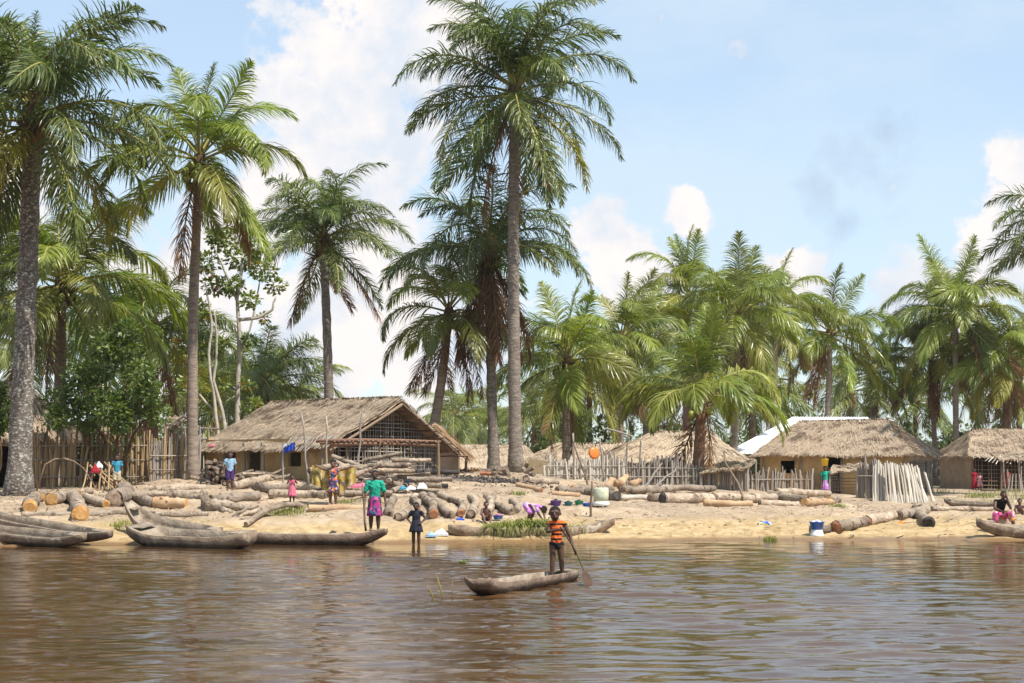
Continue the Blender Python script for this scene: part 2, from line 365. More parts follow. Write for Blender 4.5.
# ------------------------------------------------------------------ ground
COLS = [
    (-400, [(41, 0), (43.5, .35), (47, .72), (51, 1.07), (54, 1.18), (60, 1.35), (80, 1.5)]),
    (0,   [(41, 0), (43.5, .35), (47, .72), (51, 1.07), (54, 1.18), (60, 1.35), (80, 1.5)]),
    (110, [(41.8, 0), (44, .38), (47, .76), (51, 1.10), (54, 1.25), (60, 1.45), (80, 1.55)]),
    (200, [(42.3, 0), (44.5, .40), (47.5, .85), (51, 1.2), (56, 1.5), (62, 1.6), (80, 1.6)]),
    (340, [(42.5, 0), (44, .5), (46.5, .86), (50, 1.13), (55, 1.48), (60, 1.6), (80, 1.6)]),
    (450, [(43, 0), (45, .52), (50, 1.15), (55, 1.45), (58, 1.6), (65, 1.72), (75, 1.62), (100, 1.4)]),
    (520, [(43.3, 0), (45.6, .5), (50, .98), (55, 1.35), (60, 1.58), (65, 1.72), (75, 1.6), (100, 1.4)]),
    (570, [(43.5, 0), (46, .5), (50, .85), (56, 1.17), (62, 1.4), (66, 1.5), (80, 1.4)]),
    (700, [(44, 0), (47, .42), (51, .72), (56, .87), (66, 1.15), (80, 1.1)]),
    (825, [(44.3, 0), (47, .36), (52, .64), (60, .74), (76, .78), (95, .8)]),
    (920, [(44.3, 0), (47, .34), (52, .56), (62, .66), (76, .72), (94, .78)]),
    (1024, [(43.9, 0), (47, .34), (52, .53), (62, .62), (94, .76)]),
    (1450, [(43.9, 0), (47, .34), (52, .53), (62, .62), (94, .76)])]
YG = np.linspace(20, 160, 1401)
def _prof(kn):
    y0 = kn[0][0]
    ys = [y0 - 25, y0 - 8, y0 - 3] + [k[0] for k in kn] + [130, 160]
    zs = [-2.5, -1.6, -.55] + [k[1] for k in kn] + [1.2, 1.2]
    z = np.interp(YG, ys, zs)
    ker = np.hanning(13); ker /= ker.sum()
    zp = np.concatenate([np.full(6, z[0]), z, np.full(6, z[-1])])
    return np.convolve(zp, ker, 'valid')
COLU = np.array([(c[0] - 512) / F for c in COLS]); COLZ = np.array([_prof(c[1]) for c in COLS])
def TZ(x, y):
    """ground height (smooth); arrays or numbers"""
    x = np.asarray(x, float); y = np.asarray(y, float)
    yy = np.clip(y, 20, 160); u = np.clip(x / np.maximum(yy, 20), COLU[0], COLU[-1] - 1e-6)
    i = np.clip(np.searchsorted(COLU, u, side='right') - 1, 0, len(COLU) - 2)
    t = (u - COLU[i]) / (COLU[i + 1] - COLU[i]); t = t * t * (3 - 2 * t)
    k = (yy - 20) * 10; j = np.clip(k.astype(int), 0, 1399); g = k - j
    a = COLZ[i, j] * (1 - g) + COLZ[i, j + 1] * g
    b = COLZ[i + 1, j] * (1 - g) + COLZ[i + 1, j + 1] * g
    return a * (1 - t) + b * t
def tz(x, y): return float(TZ(x, y))
def GP(px, py, ymin=38.0, ymax=120.0):
    """where the sight line through a pixel of the photograph meets the ground"""
    Ys = np.arange(ymin, ymax, .04); a, d, e = ray(px, py)
    zr = HC + e / d * Ys; zt = TZ(a / d * Ys, Ys)
    h = np.nonzero(zr <= zt)[0]
    Y = Ys[h[0]] if len(h) else Ys[np.argmin(zr - zt)]
    x = a / d * Y
    return Vector((x, Y, tz(x, Y)))
def GY(px, Y):
    x = XatY(px, Y); return Vector((x, Y, tz(x, Y)))

def axis(segs):
    out = []
    for a, b, st in segs:
        n = max(1, int(round((b - a) / st))); out += list(np.linspace(a, b, n, endpoint=False))
    return np.array(out + [segs[-1][1]])
def grid_mesh(name, xs, ys, zf, material):
    X, Y = np.meshgrid(xs, ys); Z = zf(X, Y)
    v = np.stack([X, Y, Z], -1).reshape(-1, 3); nx, ny = len(xs), len(ys)
    i = np.arange(ny - 1)[:, None] * nx + np.arange(nx - 1)[None, :]; i = i.reshape(-1)
    f = np.stack([i, i + 1, i + nx + 1, i + nx], -1)
    me = bpy.data.meshes.new(name); me.vertices.add(len(v)); me.vertices.foreach_set('co', v.reshape(-1).astype(np.float32))
    me.loops.add(f.size); me.loops.foreach_set('vertex_index', f.reshape(-1).astype(np.int32))
    me.polygons.add(len(f)); me.polygons.foreach_set('loop_start', (np.arange(len(f)) * 4).astype(np.int32))
    me.polygons.foreach_set('use_smooth', np.ones(len(f), bool))
    me.materials.append(material); me.update(calc_edges=True); me.validate(); return me

def ground_z(X, Y):
    z = TZ(X, Y)
    near = np.clip((110 - Y) / 40, 0, 1)
    n = (vnoise(X * .55, Y * .55, 3) - .5) * .12 + (vnoise(X * 1.7, Y * 1.7, 4) - .5) * .11 + (vnoise(X * 4.5, Y * 4.5, 5) - .5) * .06
    # small ledges where the river has cut the bank
    led = np.clip((z - .05) / .25, 0, 1) * np.clip((1.0 - z) / .3, 0, 1)
    st = z * 4.2 + (vnoise(X * .4, Y * .2, 6) - .5) * 2.0
    z = z + near * n * np.clip((z + .25) / .3, .15, 1) + led * .045 * (np.floor(st) + np.clip((st - np.floor(st)) * 3, 0, 1) - st)
    # foot prints and scuffs
    z = z - near * .035 * np.clip((vnoise(X * 3.1 + 9, Y * 3.1, 8) - .72) * 6, 0, 1) * np.clip(z * 3, 0, 1)
    # rows of footprints up and down the sand
    rf = np.random.RandomState(4); foot_xy = []
    for k in range(16):
        x0, y0 = rf.uniform(-13, 13), 45.2 + rf.rand() * 2; a = rf.normal() * .7 + 1.57; 
        for s in range(14): foot_xy.append((x0 + math.cos(a) * .42 * s + (s % 2) * .14, y0 + math.sin(a) * .42 * s))
    for fx, fy in foot_xy:
        i0, i1 = np.searchsorted(X[0], [fx - .3, fx + .3]); j0, j1 = np.searchsorted(Y[:, 0], [fy - .3, fy + .3])
        if i1 > i0 and j1 > j0:
            sl = np.s_[j0:j1, i0:i1]; r = np.hypot((X[sl] - fx) / .10, (Y[sl] - fy) / .15)
            z[sl] += np.where(z[sl] > .08, -.07 * np.exp(-r ** 2) + .028 * np.exp(-(r - 1.7) ** 2 * 2), 0)
    return z

def ground_material():
    m = bpy.data.materials.new('bank_soil'); m.use_nodes = True; nt = m.node_tree; N = nt.nodes; L = nt.links; bs = N['Principled BSDF']
    ge = N.new('ShaderNodeNewGeometry'); sp = N.new('ShaderNodeSeparateXYZ'); L.new(ge.outputs['Position'], sp.inputs[0])
    def noise(scale, detail=6, rough=.6, stretch=(1, 1, 1)):
        mp = N.new('ShaderNodeMapping'); mp.inputs['Scale'].default_value = stretch; L.new(ge.outputs['Position'], mp.inputs[0])
        o = N.new('ShaderNodeTexNoise'); o.inputs['Scale'].default_value = scale; o.inputs['Detail'].default_value = detail; o.inputs['Roughness'].default_value = rough
        L.new(mp.outputs[0], o.inputs['Vector']); return o.outputs['Fac']
    def mth(op, a, b):
        o = N.new('ShaderNodeMath'); o.operation = op
        for i, v in enumerate((a, b)):
            if isinstance(v, (int, float)): o.inputs[i].default_value = v
            else: L.new(v, o.inputs[i])
        return o.outputs[0]
    def rng(v, a, b, c=0., d=1.):
        o = N.new('ShaderNodeMapRange'); o.interpolation_type = 'SMOOTHSTEP'
        for i, q in enumerate((a, b, c, d)): o.inputs[i + 1].default_value = q
        L.new(v, o.inputs[0]); return o.outputs[0]
    def ramp(v, p0, c0, p1, c1):
        o = N.new('ShaderNodeValToRGB'); e = o.color_ramp.elements; e[0].position = p0; e[0].color = (*c0, 1); e[1].position = p1; e[1].color = (*c1, 1)
        L.new(v, o.inputs[0]); return o.outputs[0]
    def mix(f, a, b):
        o = N.new('ShaderNodeMix'); o.data_type = 'RGBA'; L.new(f, o.inputs[0])
        for i, v in ((6, a), (7, b)):
            if isinstance(v, tuple): o.inputs[i].default_value = (*v, 1)
            else: L.new(v, o.inputs[i])
        return o.outputs[2]
    big, mid, fine = noise(.35), noise(1.6), noise(9, 8, .7)
    sand = ramp(noise(2.6, 10, .72), .36, (.27, .18, .082), .64, (.49, .365, .20))
    dirt = ramp(fine, .35, (.20, .143, .094), .68, (.42, .325, .225))
    dirt2 = ramp(mid, .4, (.315, .228, .148), .62, (.455, .35, .238))
    dirt = mix(rng(big, .42, .58), dirt, dirt2)
    zz = mth('ADD', sp.outputs[2], mth('MULTIPLY', mth('SUBTRACT', mid, .5), .55))
    c = mix(rng(zz, .34, .62), sand, dirt)
    # bark chips and chaff trodden into the soil
    chips = mth('MULTIPLY', rng(noise(26, 4, .7, (1, 2.2, 1)), .60, .66), rng(sp.outputs[2], .25, .6, .25, 1))
    c = mix(mth('MULTIPLY', chips, .55), c, (.20, .145, .10))
    pale = mth('MULTIPLY', rng(noise(19, 4, .7), .63, .68), rng(sp.outputs[2], .5, .8, 0, .7))
    c = mix(pale, c, (.60, .53, .43))
    # charcoal ash heap by the tall palm, sooty patch
    for cx, cy, r in ((-1.6, 57.2, 3.2), (-4.6, 54.0, 2.0)):
        dv = N.new('ShaderNodeVectorMath'); dv.operation = 'DISTANCE'; dv.inputs[1].default_value = (cx, cy, 1.5); L.new(ge.outputs['Position'], dv.inputs[0])
        f = rng(mth('ADD', dv.outputs['Value'], mth('MULTIPLY', mth('SUBTRACT', fine, .5), 2.2)), r, r * .45)
        c = mix(mth('MULTIPLY', f, .85), c, (.095, .078, .066))
    # patches of low grass and moss
    gr = mth('MULTIPLY', rng(noise(.9, 5), .64, .70), rng(sp.outputs[2], .35, .5))
    c = mix(mth('MULTIPLY', gr, .5), c, (.22, .23, .07))
    # wet margin
    wet = rng(mth('ADD', sp.outputs[2], mth('MULTIPLY', mth('SUBTRACT', mid, .5), .10)), .12, .03)
    c = mix(wet, c, (.21, .125, .055))
    L.new(c, bs.inputs['Base Color'])
    L.new(rng(wet, 0, 1, .95, .35), bs.inputs['Roughness']); bs.inputs['Specular IOR Level'].default_value = .25
    bp = N.new('ShaderNodeBump'); bp.inputs['Strength'].default_value = .9; bp.inputs['Distance'].default_value = .05
    h = mth('ADD', mth('MULTIPLY', noise(7, 8, .65), 1.0), mth('MULTIPLY', noise(30, 4, .6), .35))
    L.new(h, bp.inputs['Height']); L.new(bp.outputs[0], bs.inputs['Normal'])
    return m
xs = axis([(-900, -200, 100), (-200, -60, 14), (-60, -22, 1.2), (-22, 22, .13), (22, 60, 1.2), (60, 200, 14), (200, 900, 100)])
ys = axis([(-300, 0, 60), (0, 36, 6), (36, 62, .12), (62, 110, .5), (110, 200, 6), (200, 2000, 150)])
g = link('ground', grid_mesh('ground', xs, ys, ground_z, ground_material())); props(g, kind='structure')

# ------------------------------------------------------------------ river
def water_material():
    m = bpy.data.materials.new('river_water'); m.use_nodes = True; nt = m.node_tree; N = nt.nodes; L = nt.links; bs = N['Principled BSDF']
    bs.inputs['Roughness'].default_value = .03; bs.inputs['IOR'].default_value = 1.33
    bs.inputs['Specular IOR Level'].default_value = .5
    ge = N.new('ShaderNodeNewGeometry')
    def noise(scale, detail, st):
        mp = N.new('ShaderNodeMapping'); mp.inputs['Scale'].default_value = st; L.new(ge.outputs['Position'], mp.inputs[0])
        o = N.new('ShaderNodeTexNoise'); o.inputs['Scale'].default_value = scale; o.inputs['Detail'].default_value = detail; L.new(mp.outputs[0], o.inputs['Vector']); return o.outputs['Fac']
    rp = N.new('ShaderNodeValToRGB'); L.new(noise(.25, 4, (1, 1, 1)), rp.inputs[0]); e = rp.color_ramp.elements
    e[0].position = .35; e[0].color = (.056, .028, .010, 1); e[1].position = .68; e[1].color = (.092, .049, .020, 1); L.new(rp.outputs[0], bs.inputs['Base Color'])
    bp = N.new('ShaderNodeBump'); bp.inputs['Strength'].default_value = .22; bp.inputs['Distance'].default_value = .012
    L.new(noise(9, 3, (.8, 1.6, 1)), bp.inputs['Height']); L.new(bp.outputs[0], bs.inputs['Normal'])
    return m
rw = np.random.RandomState(11)
WAVES = []
for k in range(46):
    lam = .27 * (1.35 / .27) ** (rw.rand() ** 1.1)
    th = math.pi / 2 + rw.normal() * .36
    WAVES.append((2 * math.pi / lam * math.cos(th), 2 * math.pi / lam * math.sin(th), .0027 * lam * (.6 + .8 * rw.rand()), rw.rand() * 6.28))
def water_z(X, Y):
    z = np.zeros_like(X)
    for kx, ky, a, ph in WAVES: z += a * np.sin(kx * X + ky * Y + ph)
    patch = .30 + 1.4 * vnoise(X * .22, Y * .12, 21)
    calm = np.clip((44.5 - Y) / 12, .35, 1)
    far = ((np.abs(X) < 16) & (Y > 10)).astype(float)
    z = z * patch * calm * far
    # rings round the paddle and the small splash
    for cx, cy, a in ((1.26, 27.0, .010), (-7.6, 38.0, .006)):
        r = np.hypot(X - cx, Y - cy); z += a * np.sin(r * 13) * np.exp(-r * .9) * far
    return z
xs = axis([(-600, -100, 100), (-100, -16, 6), (-16, 16, .075), (16, 100, 6), (100, 600, 100)])
ys = axis([(-300, -20, 40), (-20, 10, 3), (10, 30, .06), (30, 45.6, .085)])
w = link('river', grid_mesh('river', xs, ys, water_z, water_material())); props(w, kind='structure')

# ------------------------------------------------------------------ palms
def frond_mesh(name, kind, elev, droop, seed, mats, nl=58, power=1.6):
    """a feather leaf one unit long in the XZ plane: rachis and leaflets, the leaflets' tips hanging"""
    rg = random.Random(seed); mb = MB(); K = 14
    pts = [Vector((0, 0, 0))]; ang = []
    side_bend = rg.uniform(-.18, .18)
    for i in range(K + 1):
        t = i / K; ang.append(R(elev) - R(droop) * t ** power)
    y = 0
    for i in range(K):
        a = (ang[i] + ang[i + 1]) / 2; b = side_bend * (i / K)
        pts.append(pts[-1] + Vector((math.cos(a) * math.cos(b), math.cos(a) * math.sin(b), math.sin(a))) / K)
    rad = [.0105 * (1 - .88 * (i / K)) + .0012 for i in range(K + 1)]
    mb.tube(pts, rad, 5, True, 1)
    def at(t):
        k = t * K; i = min(int(k), K - 1); f = k - i
        return pts[i].lerp(pts[i + 1], f), (pts[i + 1] - pts[i]).normalized()
    t0 = .16 if kind == 'coco' else .12
    for side in (-1, 1):
        for j in range(nl):
            t = t0 + (1 - t0) * (j + rg.random() * .7) / nl
            if t > .995: t = .995
            if kind == 'dead' and rg.random() < .3: continue
            p, T = at(t); S = Vector((0, side, 0)); S = (S - T * S.dot(T)).normalized(); Nn = T.cross(S) * side
            if Nn.z < 0 and abs(T.z) < .95: Nn = -Nn
            q = (t - t0) / (1 - t0)
            if kind == 'coco':
                ln = .232 * (.50 + .9 * math.sin(math.pi * min(1, q * .80 + .18)) ** .8) * (1 - .55 * q ** 3); phi = R(32 + 34 * q + rg.gauss(0, 6)); lift = .16 + rg.gauss(0, .12); wd = .0058; hang = .65 + .45 * rg.random()
            elif kind == 'oil':
                ln = .180 * (.50 + .9 * math.sin(math.pi * min(1, q * .80 + .20)) ** .8) * (1 - .5 * q ** 3); phi = R(30 + 28 * q + rg.gauss(0, 11)); lift = rg.choice((-.35, .1, .5)) + rg.gauss(0, .18); wd = .0046; hang = .55 + .45 * rg.random()
            else:
                ln = .20 * (.45 + .7 * math.sin(math.pi * min(1, q * .85 + .1))); phi = R(45 + 20 * q + rg.gauss(0, 14)); lift = rg.gauss(-.2, .3); wd = .0045; hang = .9
            ln *= rg.uniform(.86, 1.1)
            d = (S * math.cos(phi) + T * math.sin(phi) + Nn * lift).normalized()
            seg = 4; w0 = wd * rg.uniform(.8, 1.15)
            wv = (T * math.cos(phi) - S * math.sin(phi)).normalized()
            tw = rg.gauss(0, .45); wv = (wv * math.cos(tw) + d.cross(wv) * math.sin(tw)).normalized()
            vs_ = []; pos = p.copy(); dd = d.copy()
            for s_ in range(seg + 1):
                u = s_ / seg; ww = w0 * (.55, 1.0, .92, .60, .0)[s_]
                if s_ < seg: vs_ += [pos - wv * ww, pos + wv * ww]
                else: vs_.append(pos)
                dd = (dd + Vector((0, 0, -1)) * hang * (u + .35) * .55).normalized()
                pos = pos + dd * ln / seg
            fs_ = [(2 * s_, 2 * s_ + 1, 2 * s_ + 3, 2 * s_ + 2) for s_ in range(seg - 1)] + [(2 * seg - 2, 2 * seg - 1, 2 * seg)]
            mb.add(vs_, fs_, 0)
    return mb.mesh(name, mats, False)
CLS = {'spear': (82, 18), 'up': (66, 100), 'mid': (44, 108), 'flat': (16, 94), 'low': (-10, 70), 'hang': (-42, 42), 'dead': (-68, 20)}
FR = {}
for kind, leafm in (('coco', 'coco_leaf'), ('oil', 'oil_leaf'), ('far', 'far_leaf')):
    for ci, (c, (el, dr)) in enumerate(CLS.items()):
        FR[kind, c] = []
        for v in range(3 if kind != 'far' else 2):
            km = 'dead' if c == 'dead' else ('oil' if kind == 'oil' else 'coco')
            ms = [MATS['dead_leaf'], MATS['boot']] if c == 'dead' else [MATS[leafm], MATS['rachis']]
            if c == 'hang' and v == 2: ms = [MATS['yellow_leaf'], MATS['rachis']]
            FR[kind, c].append(frond_mesh(kind + '_frond_' + c, km, el + (v - 1) * 5, dr + (v - 1) * 9, 100 * ci + v + len(kind),
                                          ms, 100 if kind == 'oil' else (84 if kind == 'coco' else 56)))
def nut_mesh():
    mb = MB(); mb.ball((0, 0, 0), .13, .13, .16, 9, 7); return mb.mesh('coconut', MATS['coconut'])
NUT = nut_mesh()

def palm(label, kind, base, top, r0, r1, L, n=24, dead=0, nuts=0, seed=0, trunk=None, bend=0.0, group='palms of the village', name=None, cls=None, fmesh=None, spread=1.0, elev=0.0, boots=True):
    """base: ground point, top: crown point (world); L frond length in metres"""
    rg = random.Random(seed * 31 + 5); base = Vector(base); top = Vector(top)
    nm = name or ('coconut_palm' if kind == 'coco' else 'oil_palm' if kind == 'oil' else 'grove_palm')
    t = thing(nm, label, 'palm tree', base, group)
    K = 26; mb = MB(); pts = []; rad = []
    H = (top - base).length; bd = Vector((rg.uniform(-1, 1), rg.uniform(-.5, .5), 0)).normalized() * bend
    for i in range(K + 1):
        s = i / K; p = base.lerp(top, s) + bd * math.sin(math.pi * s)
        if i == 0: p = p - Vector((0, 0, .25))
        flare = 1 + (.32 if kind != 'oil' else .45) * math.exp(-s * H / .55)
        ring = 1 + (.05 if kind == 'oil' else .035) * (1 if i % 2 else -1) + rg.gauss(0, .02)
        pts.append(p); rad.append((r0 + (r1 - r0) * s) * flare * ring)
    mb.tube(pts, rad, 12, True, 0, wob=.10, rng=rg)
    part('trunk', mb, MATS[trunk or ('coco_trunk' if kind == 'coco' else 'oil_trunk')], t)
    # crown: the ragged heart of old leaf bases, then the leaves
    mb = MB(); hb = L * (.11 if kind == 'oil' else .08)
    mb.tube([top - Vector((0, 0, hb * 1.6)), top - Vector((0, 0, hb * .6)), top + Vector((0, 0, hb * .2)), top + Vector((0, 0, hb * 1.4))],
            [r1 * 1.05, r1 * (1.9 if kind == 'oil' else 1.5), r1 * 1.5, r1 * .3], 9, True, 0, wob=.3, rng=rg)
    if boots:
        for k in range(26 if kind == 'oil' else 14):
            a = k * 2.4 + rg.random(); z = -hb * (rg.random() * 1.9); o = Vector((math.cos(a), math.sin(a), 0))
            p0 = top + o * r1 * 1.1 + Vector((0, 0, z)); p1 = p0 + (o * .55 + Vector((0, 0, .55 - rg.random() * .5))).normalized() * hb * rg.uniform(.7, 1.6)
            mb.tube([p0, p1], [r1 * .28, r1 * .10], 4, True)
    crown = link('crown', mb.mesh('crown', [MATS['boot']], True, top), t); crown.location = top - base
    fk = fmesh or kind
    for i in range(n + dead):
        q = i / max(1, n - 1); az = i * 2.39996 + seed + rg.gauss(0, .16)
        if i >= n: c = 'dead'
        else:
            q2 = q + rg.gauss(0, .05)
            c = 'spear' if q2 < .06 else 'up' if q2 < .22 else 'mid' if q2 < .50 else 'flat' if q2 < .75 else 'low' if q2 < .92 else 'hang'
        if kind == 'oil' and c == 'spear' and i > 0: c = 'up'
        if cls and i < n: c = cls(q, c, rg)
        me = rg.choice(FR[fk, c]); l = L * rg.uniform(.88, 1.08) * (.84 if c == 'spear' else .92 if c == 'dead' else 1)
        l *= .6 if kind == 'oil' and c == 'spear' else 1
        o = bpy.data.objects.new('dead_frond' if c == 'dead' else 'frond', me); col.objects.link(o); o.parent = crown
        tilt = R(rg.gauss(elev, 9 if c == 'spear' else 6)); out = r1 * (.9 if c in ('flat', 'low', 'hang', 'dead') else .45)
        zo = hb * {'spear': 1.0, 'up': .7, 'mid': .35, 'flat': .05, 'low': -.25, 'hang': -.5, 'dead': -.8}[c]
        o.matrix_basis = (Matrix.Translation((math.cos(az) * out, math.sin(az) * out, zo)) @ Matrix.Rotation(az, 4, 'Z') @ Matrix.Rotation(-tilt, 4, 'Y')
                          @ Matrix.Rotation(rg.gauss(0, .32), 4, 'X') @ Matrix.Diagonal((l, l * spread * rg.choice((1, -1)), l, 1)))
    for k in range(nuts):
        a = rg.random() * 6.28; rr = r1 + .15 + .28 * rg.random(); z = -hb * (.6 + 2.0 * rg.random())
        o = bpy.data.objects.new('coconut', NUT); col.objects.link(o); o.parent = crown
        s = rg.uniform(.85, 1.15); o.matrix_basis = Matrix.Translation((math.cos(a) * rr, math.sin(a) * rr, z)) @ Matrix.Diagonal((s, s, s, 1))
    return t

def PT(px, Y): return GY(px, Y)
# (label, kind, base px, Y, crown px, crown py, r0, r1, frond length, n, dead, nuts, seed, extra)
droopy = lambda q, c, rg: 'hang' if q > .80 else 'low' if q > .62 else c
PALMS = [
 ('massive oil palm with lichened grey trunk at the far left edge', 'oil', 19, 51.5, 34, 116, .36, .26, 5.2, 40, 1, 0, 1, dict(trunk='lichen_trunk', cls=droopy, elev=8)),
 ('tall coconut palm with a cluster of green nuts, left of the big thatched house', 'coco', 193, 56, 200, 160, .195, .14, 4.1, 22, 2, 26, 2, dict(trunk='coco_trunk', bend=.12, cls=lambda q, c, rg: 'spear' if q < .12 else 'hang' if q > .86 else c)),
 ('low coconut palm full of nuts behind the bamboo fence', 'coco', 58, 61, 62, 283, .24, .18, 5.3, 23, 2, 26, 3, dict(cls=lambda q, c, rg: 'up' if c == 'spear' and q > .03 else c)),
 ('slim oil palm rising alone behind the big thatched house', 'oil', 330, 77, 323, 238, .23, .19, 4.4, 34, 3, 0, 4, dict(bend=.1, elev=10)),
 ('tallest oil palm in the centre, its crown cut by the top edge', 'oil', 516, 65, 515, 92, .255, .19, 5.3, 36, 3, 0, 5, dict(cls=droopy, bend=.08, elev=5)),
 ('oil palm with a skirt of dead brown fronds beside the tallest palm', 'oil', 494, 69, 488, 252, .215, .18, 4.9, 23, 12, 0, 6, dict(cls=lambda q, c, rg: 'flat' if c in ('low', 'hang') else c)),
 ('leaning coconut palm with pale trunk right of the lattice gable', 'coco', 424, 70, 449, 312, .22, .16, 3.9, 16, 8, 14, 7, dict(cls=lambda q, c, rg: 'low' if q > .6 else c, bend=.15)),
 ('coconut palm with yellow nuts standing behind the white stick fence', 'coco', 566, 72, 567, 362, .18, .14, 4.0, 23, 3, 22, 8, dict()),
 ('short coconut palm with upright fronds and reddish trunk above the grey fence', 'coco', 697, 67, 702, 396, .24, .18, 4.2, 22, 2, 3, 9, dict(trunk='red_trunk', cls=lambda q, c, rg: 'spear' if q < .22 else 'flat' if c in ('low', 'hang') else c)),
 ('coconut palm whose crown stands highest right of the tall oil palms', 'coco', 684, 98, 689, 298, .20, .17, 4.6, 24, 3, 6, 10, dict(trunk='red_trunk', cls=lambda q, c, rg: 'spear' if q < .14 else c)),
 ('tall slender coconut palm behind the short reddish one', 'coco', 733, 86, 738, 318, .18, .14, 4.6, 26, 4, 8, 11, dict()),
 ('coconut palm with brown skirt right beside the slender one', 'coco', 772, 92, 776, 312, .20, .16, 4.0, 24, 5, 4, 12, dict()),
 ('solitary coconut palm above the ridge of the hipped hut', 'coco', 822, 96, 830, 333, .19, .15, 4.3, 24, 4, 4, 13, dict(bend=.1)),
 ('tall coconut palm with nuts above the gap between the right huts', 'coco', 956, 100, 955, 312, .19, .15, 5.2, 28, 4, 18, 14, dict(cls=lambda q, c, rg: 'spear' if q < .14 else c)),
 ('thinner coconut palm close left of the tall one at right', 'coco', 936, 104, 931, 352, .17, .14, 4.2, 22, 6, 2, 15, dict()),
 ('oil palm leaning in from beyond the right edge', 'oil', 1082, 74, 1076, 240, .30, .25, 4.5, 34, 2, 0, 16, dict()),
 ('red-trunked palm at the right edge behind the end hut', 'coco', 1008, 100, 1006, 358, .26, .20, 4.2, 24, 5, 4, 17, dict(trunk='red_trunk')),
 ('coconut palm with pale trunk behind the orange disc', 'coco', 618, 82, 622, 340, .21, .16, 4.0, 24, 4, 4, 18, dict()),
 ('small palm between the solitary one and the tall right palms', 'coco', 873, 104, 872, 374, .18, .15, 3.6, 20, 2, 0, 19, dict()),
 ('broad palm at the back left, between the fence and the tree with pale trunks', 'oil', 150, 70, 152, 330, .34, .28, 4.6, 28, 5, 0, 20, dict(trunk='red_trunk')),
 ('lush oil palm behind the left end of the big thatched house', 'oil', 262, 84, 262, 384, .28, .24, 4.2, 26, 0, 0, 21, dict()),
 ('oil palm crown filling the far left behind the massive trunk', 'oil', -20, 66, -22, 300, .30, .26, 4.6, 26, 2, 0, 22, dict()),
]
for lb, kd, bx, Y, cx, cy, r0, r1, L, n, dd, nn, sd, ex in PALMS:
    b = GY(bx, Y); tp = P(cx, cy, Y + .2)
    palm(lb, kd, b, tp, r0, r1, L, n, dd, nn, sd, **ex)
# the grove further back, farther and simpler; told apart only by where they stand
GROVE = [(548, 118, 402, 'just left of the yellow-nut palm'), (592, 110, 366, 'between the yellow-nut palm and the orange disc'), (642, 108, 378, 'over the left end of the pale thatch roof'),
         (752, 112, 384, 'over the white metal roof'), 
         (850, 122, 392, 'close right of the solitary palm'), (916, 126, 402, 'low between hipped hut and end hut'), (978, 115, 372, 'right of the tall right palm'),
         (1022, 118, 392, 'at the right frame edge, low'), (1046, 108, 340, 'past the right frame edge'), (200, 100, 376, 'behind the tall left coconut palm'), (222, 108, 396, 'behind the tree with pale trunks'),
         (288, 112, 412, 'low left of the lone slim oil palm'), (100, 92, 330, 'behind the leafy bush'), (20, 90, 345, 'low behind the massive left trunk'), (455, 150, 418, 'hazy, just right of the lattice gable'),
         (478, 175, 424, 'hazy and smallest, in the central gap'), (770, 140, 398, 'deep behind the hipped hut roof'), (690, 138, 396, 'deep behind the pale thatch hut'), (535, 128, 420, 'low beside the tallest trunk')]
for i, (px, Y, py, wh) in enumerate(GROVE):
    b = GY(px + (i % 3 - 1) * 4, Y)
    palm('background palm ' + wh, 'far', b, P(px, py, Y), .20, .17, 4.4 + (i % 4) * .3, 24, 2, 0, 40 + i, trunk='coco_trunk' if i % 2 else 'oil_trunk', group='palms of the grove behind', name='grove_palm', boots=False, bend=.2)

# ------------------------------------------------------------------ broad leaved plants
def leaf_cloud(mb, clumps, n, size, rg, m=0, flatten=.75, droop=.5):
    """n leaves spread through overlapping clumps (centre, radius)"""
    tot = sum(r ** 2 for _, r in clumps)
    for c, r in clumps:
        for _ in range(int(n * r * r / tot)):
            d = Vector((rg.gauss(0, 1), rg.gauss(0, 1), rg.gauss(0, 1))).normalized()
            p = Vector(c) + Vector((d.x * r, d.y * r, d.z * r * flatten)) * (rg.random() ** .38)
            o = (d + Vector((rg.gauss(0, .5), rg.gauss(0, .5), rg.gauss(.1, .5) - droop))).normalized()
            s = o.cross(Vector((rg.gauss(0, .4), rg.gauss(0, .4), 1))).normalized(); l = size * rg.uniform(.6, 1.25); w_ = l * rg.uniform(.28, .40)
            nn = o.cross(s)
            mb.add([p, p + o * l * .45 + s * w_ + nn * l * .06, p + o * l - nn * l * .12, p + o * l * .45 - s * w_ + nn * l * .06], [(0, 1, 2), (0, 2, 3)], m)
def limb(mb, p0, p1, r0, r1, rg, k=7, n=7, wob=.12):
    p0 = Vector(p0); p1 = Vector(p1); L = (p1 - p0).length; pts = []
    for i in range(k + 1):
        j = Vector((rg.gauss(0, 1), rg.gauss(0, 1), rg.gauss(0, .5))) * L * wob * .25 * math.sin(math.pi * i / k)
        pts.append(p0.lerp(p1, i / k) + j)
    mb.tube(pts, [r0 + (r1 - r0) * i / k for i in range(k + 1)], n, True, wob=.12, rng=rg); return pts

rg = random.Random(5)
